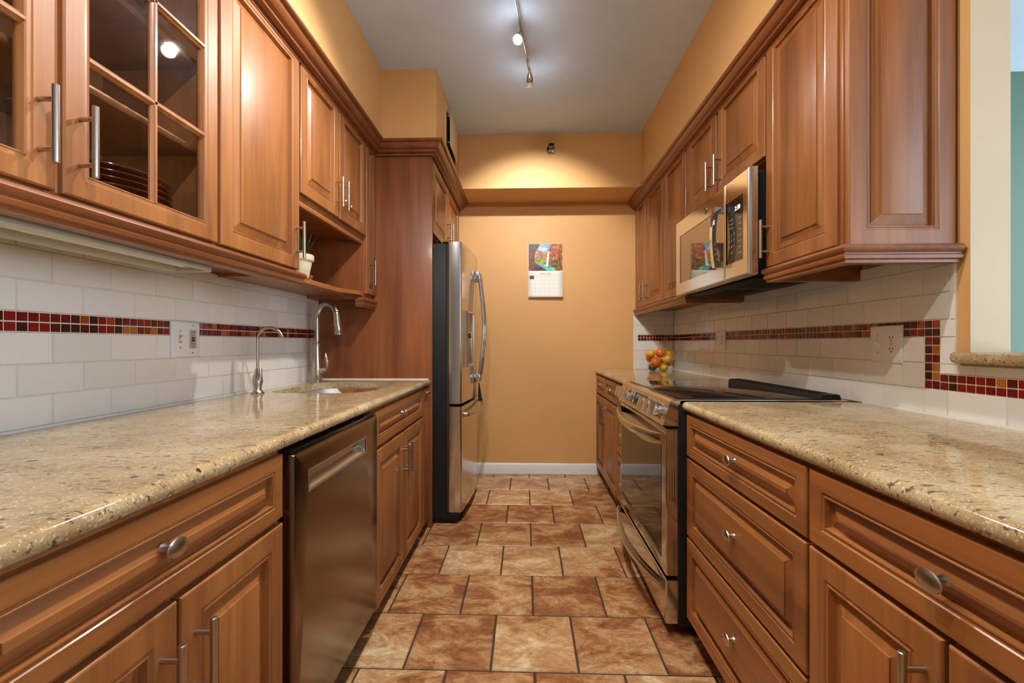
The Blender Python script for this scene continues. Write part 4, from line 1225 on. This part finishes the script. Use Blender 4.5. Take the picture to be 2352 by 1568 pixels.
obj('printed_dates', bm, M_INK, t, fix=False)
bm = BM(); text_into(bm, 'MARCH', .006, MCP, .05, 1.547, 0)
obj('footer_print', bm, M_INK, t, fix=False)
bm = BM(); bm.faces.new([bm.verts.new(MCP(a, b, .0003)) for a, b in ((.036, 1.698), (.075, 1.698), (.075, 1.729), (.036, 1.729))]); obj('small_photo', bm, plain('tiny_print', srgb(74, 72, 44), .6), t, fix=False)
bm = BM(); mbox(bm, MC, CX0, CX1, CZM, CZT, .0005, .0035, 0); obj('photo_page', bm, M_PAPER, t)

def print_mat(name, c1, c2, c3, sc, dist=1.0, st=(1, 1, 1)):
    m, nt, b = nm(name)
    nn = noise(nt, coords(nt, st, False), sc, 5, .65, dist)
    r = ramp(nt, [(.34, c1), (.5, c2), (.64, c3)]); nt.links.new(nn, r.inputs[0]); nt.links.new(r.outputs[0], b.inputs['Base Color'])
    b.inputs['Roughness'].default_value = .35
    return m
PM = [print_mat('print_sky', srgb(66, 140, 200), srgb(130, 185, 225), srgb(232, 236, 240), 14),
      print_mat('print_red_rock', srgb(60, 30, 22), srgb(172, 92, 46), srgb(220, 150, 92), 26, 1.2, (1.4, 1, .8)),
      print_mat('print_dark_rock', srgb(36, 18, 18), srgb(78, 36, 30), srgb(122, 62, 46), 12, .8),
      print_mat('print_far_rock', srgb(96, 62, 48), srgb(170, 120, 88), srgb(214, 176, 140), 34, .8, (1, 1, 2)),
      print_mat('print_bush', srgb(70, 84, 18), srgb(138, 150, 30), srgb(196, 200, 70), 40),
      print_mat('print_fall', srgb(190, 200, 208), srgb(236, 240, 242), srgb(250, 250, 250), 30, .2, (3, 1, .3)),
      print_mat('print_pool', srgb(16, 150, 150), srgb(60, 190, 180), srgb(150, 220, 205), 20, .6, (1, 1, 2.5)),
      print_mat('print_brown_moss', srgb(50, 38, 18), srgb(116, 88, 36), srgb(168, 134, 66), 36, .8)]
bm = BM()
W_, H_ = CX1 - CX0, CZT - CZM
layer = [.0036]
def pic(P, mi):
    layer[0] += .00006
    f = bm.faces.new([bm.verts.new(MC(CX0 + .003 + (W_ - .004) * x, CZM + H_ * y, layer[0])) for x, y in P]); f.material_index = mi
pic([(0, .0), (1, .0), (1, .995), (0, .995)], 0)
pic([(.18, .3), (.20, .66), (.27, .82), (.33, .74), (.40, .73), (.5, .71), (.56, .72), (.62, .78), (.62, .2)], 3)
pic([(.17, .26), (.18, .42), (.26, .45), (.33, .50), (.42, .50), (.47, .46), (.52, .40), (.52, .24)], 4)
pic([(.50, .20), (.52, .50), (.55, .72), (.58, .80), (.62, .90), (.68, .995), (1, .995), (1, .0), (.60, .02)], 1)
pic([(.58, .18), (.62, .52), (.66, .60), (.68, .36), (.76, .42), (.88, .40), (.96, .30), (1, .2), (1, .02), (.72, .05)], 7)
pic([(.27, .22), (.40, .20), (.52, .20), (.64, .18), (.74, .10), (.79, .03), (.76, .0), (.4, .0)], 6)
pic([(.50, .18), (.52, .30), (.535, .46), (.55, .62), (.57, .72), (.60, .735), (.615, .70), (.60, .55), (.590, .40), (.582, .18), (.54, .155)], 5)
pic([(0, .0), (0, .995), (.33, .995), (.28, .84), (.21, .72), (.18, .58), (.18, .42), (.17, .34), (.19, .30), (.30, .21), (.42, .12), (.56, .0)], 2)
obj('waterfall_photo', bm, PM, t, 'printed photo of a waterfall in a red canyon', fix=False)

# ------------------------------------------------------------------ sprinkler and access panel
t = thing('sprinkler', 'small chrome sidewall sprinkler head on the back bulkhead', 'sprinkler', (.199, 3.389, 2.67))
bm = BM(); c = (.199, 3.3895, 2.664)
lathe(bm, [(.0, .0), (.0375, 0), (.038, .004), (.034, .010), (.032, .011), (.030, .006), (.022, .005), (0, .005)], c, (0, -1, 0), 32); obj('escutcheon', bm, M_CHROME, t)
bm = BM(); cyl(bm, (.199, 3.386, 2.664), (.199, 3.366, 2.664), .012, 16); tube(bm, [(.189, 3.370, 2.664), (.186, 3.350, 2.668), (.197, 3.336, 2.674)], .0028, 8); tube(bm, [(.209, 3.370, 2.664), (.212, 3.350, 2.668), (.201, 3.336, 2.674)], .0028, 8)
cyl(bm, (.199, 3.366, 2.664), (.199, 3.338, 2.674), .0032, 8); obj('frame', bm, M_NICKEL, t)
bm = BM(); box(bm, .179, .223, 3.334, 3.372, 2.688, 2.6915); box(bm, .186, .212, 3.331, 3.334, 2.668, 2.691); obj('deflector', bm, M_BLACK, t, 'dark deflector plate')

t = thing('access_panel', 'cream metal access panel slightly ajar above the refrigerator cabinet', 'access panel', (-.535, 3.03, 2.46))
AP = LF(-.535)
bm = BM(); rings(bm, AP, 2.835, 3.265, 2.440, 2.745, [(0, 0), (0, .004), (.0305, .004), (.0305, .0)], True); obj('frame', bm, M_CREAMMETAL, t)
bm = BM(); mbox(bm, AP, 2.866, 3.234, 2.471, 2.714, .0, .0012); obj('opening', bm, M_SLOT, t)
bm = BM(); mbox(bm, AP, 2.915, 3.228, 2.492, 2.738, .0190, .0225, .001); 
for zz in (2.52, 2.70): cyl(bm, (-.534, 2.93, zz), (-.515, 2.93, zz), .004, 8)
obj('panel', bm, M_CREAMMETAL, t)

# ------------------------------------------------------------------ track light
t = thing('track_light', 'brushed nickel ceiling track light with adjustable spot heads', 'light fixture', (-.02, 1.6, 2.72))
RZ = 2.755
rail = [(-.30, .20, RZ), (-.16, 1.10, RZ), (-.080, 1.80, RZ), (-.0235, 2.195, RZ), (.014, 2.468, RZ)]
bm = BM()
for dz in (-.006, .006): tube(bm, [(x, y, z + dz) for x, y, z in rail], .0045, 10)
tube(bm, rail, .0055, 8)
obj('rail', bm, M_NICKEL, t)
for yy, xx in ((.6, -.237), (1.75, -.079)):
    bm = BM(); cyl(bm, (xx, yy, RZ), (xx, yy, ZC - .001), .006, 10); lathe(bm, [(0, 0), (.02, 0), (.02, .006), (.008, .012)], (xx, yy, ZC - .001), (0, 0, -1)); obj('standoff', bm, M_NICKEL, t)
def railx(y):
    for (x0, y0, _), (x1, y1, _) in zip(rail, rail[1:]):
        if y <= y1: return x0 + (x1 - x0) * (y - y0) / (y1 - y0)
    return rail[-1][0]
for k, (p, aim, en, cone) in enumerate(HEADS):
    P = Vector(p); d = (Vector(aim) - P).normalized()
    if k == 0: jt = Vector((.012, 2.455, RZ - .012)); d2 = Vector((.02, .55, -.83)).normalized()
    else: jt = Vector((railx(P.y), P.y + (.03 if k == 1 else 0), RZ - .012)); d2 = d
    neck = P - d2 * .072
    bm = BM()
    tube(bm, [jt + Vector((0, 0, .02)), jt, (jt + neck) / 2 + Vector((0, 0, -.004)), neck], [.007, .0065, .006, .007], 12)
    lathe(bm, [(0, 0), (.006, .001), (.0105, .014), (.0165, .032), (.019, .046), (.0185, .056), (.017, .060), (.0, .060)], neck, d2, 24)
    h = obj('spot_head', bm, M_NICKEL, t, None, 50)
    bm = BM(); lathe(bm, [(.010, .058), (.018, .066), (.0235, .078), (.0250, .084), (.0240, .086), (.022, .084), (.0215, .080)], neck, d2, 24); obj('bulb_cup', bm, M_CUP, h, 'white reflector bulb')
    bm = BM(); lathe(bm, [(0, .0822), (.0216, .0822), (.0216, .0795)], neck, d2, 24); b = obj('bulb_face', bm, M_BULB, h, 'glowing bulb face')
    L = bpy.data.lights.new('spot_lamp', 'SPOT'); L.energy = en; L.color = LIGHT_COL; L.spot_size = math.radians(cone); L.spot_blend = .6; L.shadow_soft_size = .022
    lo = bpy.data.objects.new('spot_lamp', L); COL.objects.link(lo); lo.parent = h
    lo.location = (neck + d2 * .09) - Vector(t.location)
    L2 = bpy.data.lights.new('bulb_spill', 'POINT'); L2.energy = SPILL; L2.color = (.93, .96, 1.0); L2.shadow_soft_size = .03
    l2 = bpy.data.objects.new('bulb_spill', L2); COL.objects.link(l2); l2.parent = h; l2.location = (neck + d2 * .13) - Vector(t.location)
    lo.rotation_euler = d.to_track_quat('-Z', 'Y').to_euler()
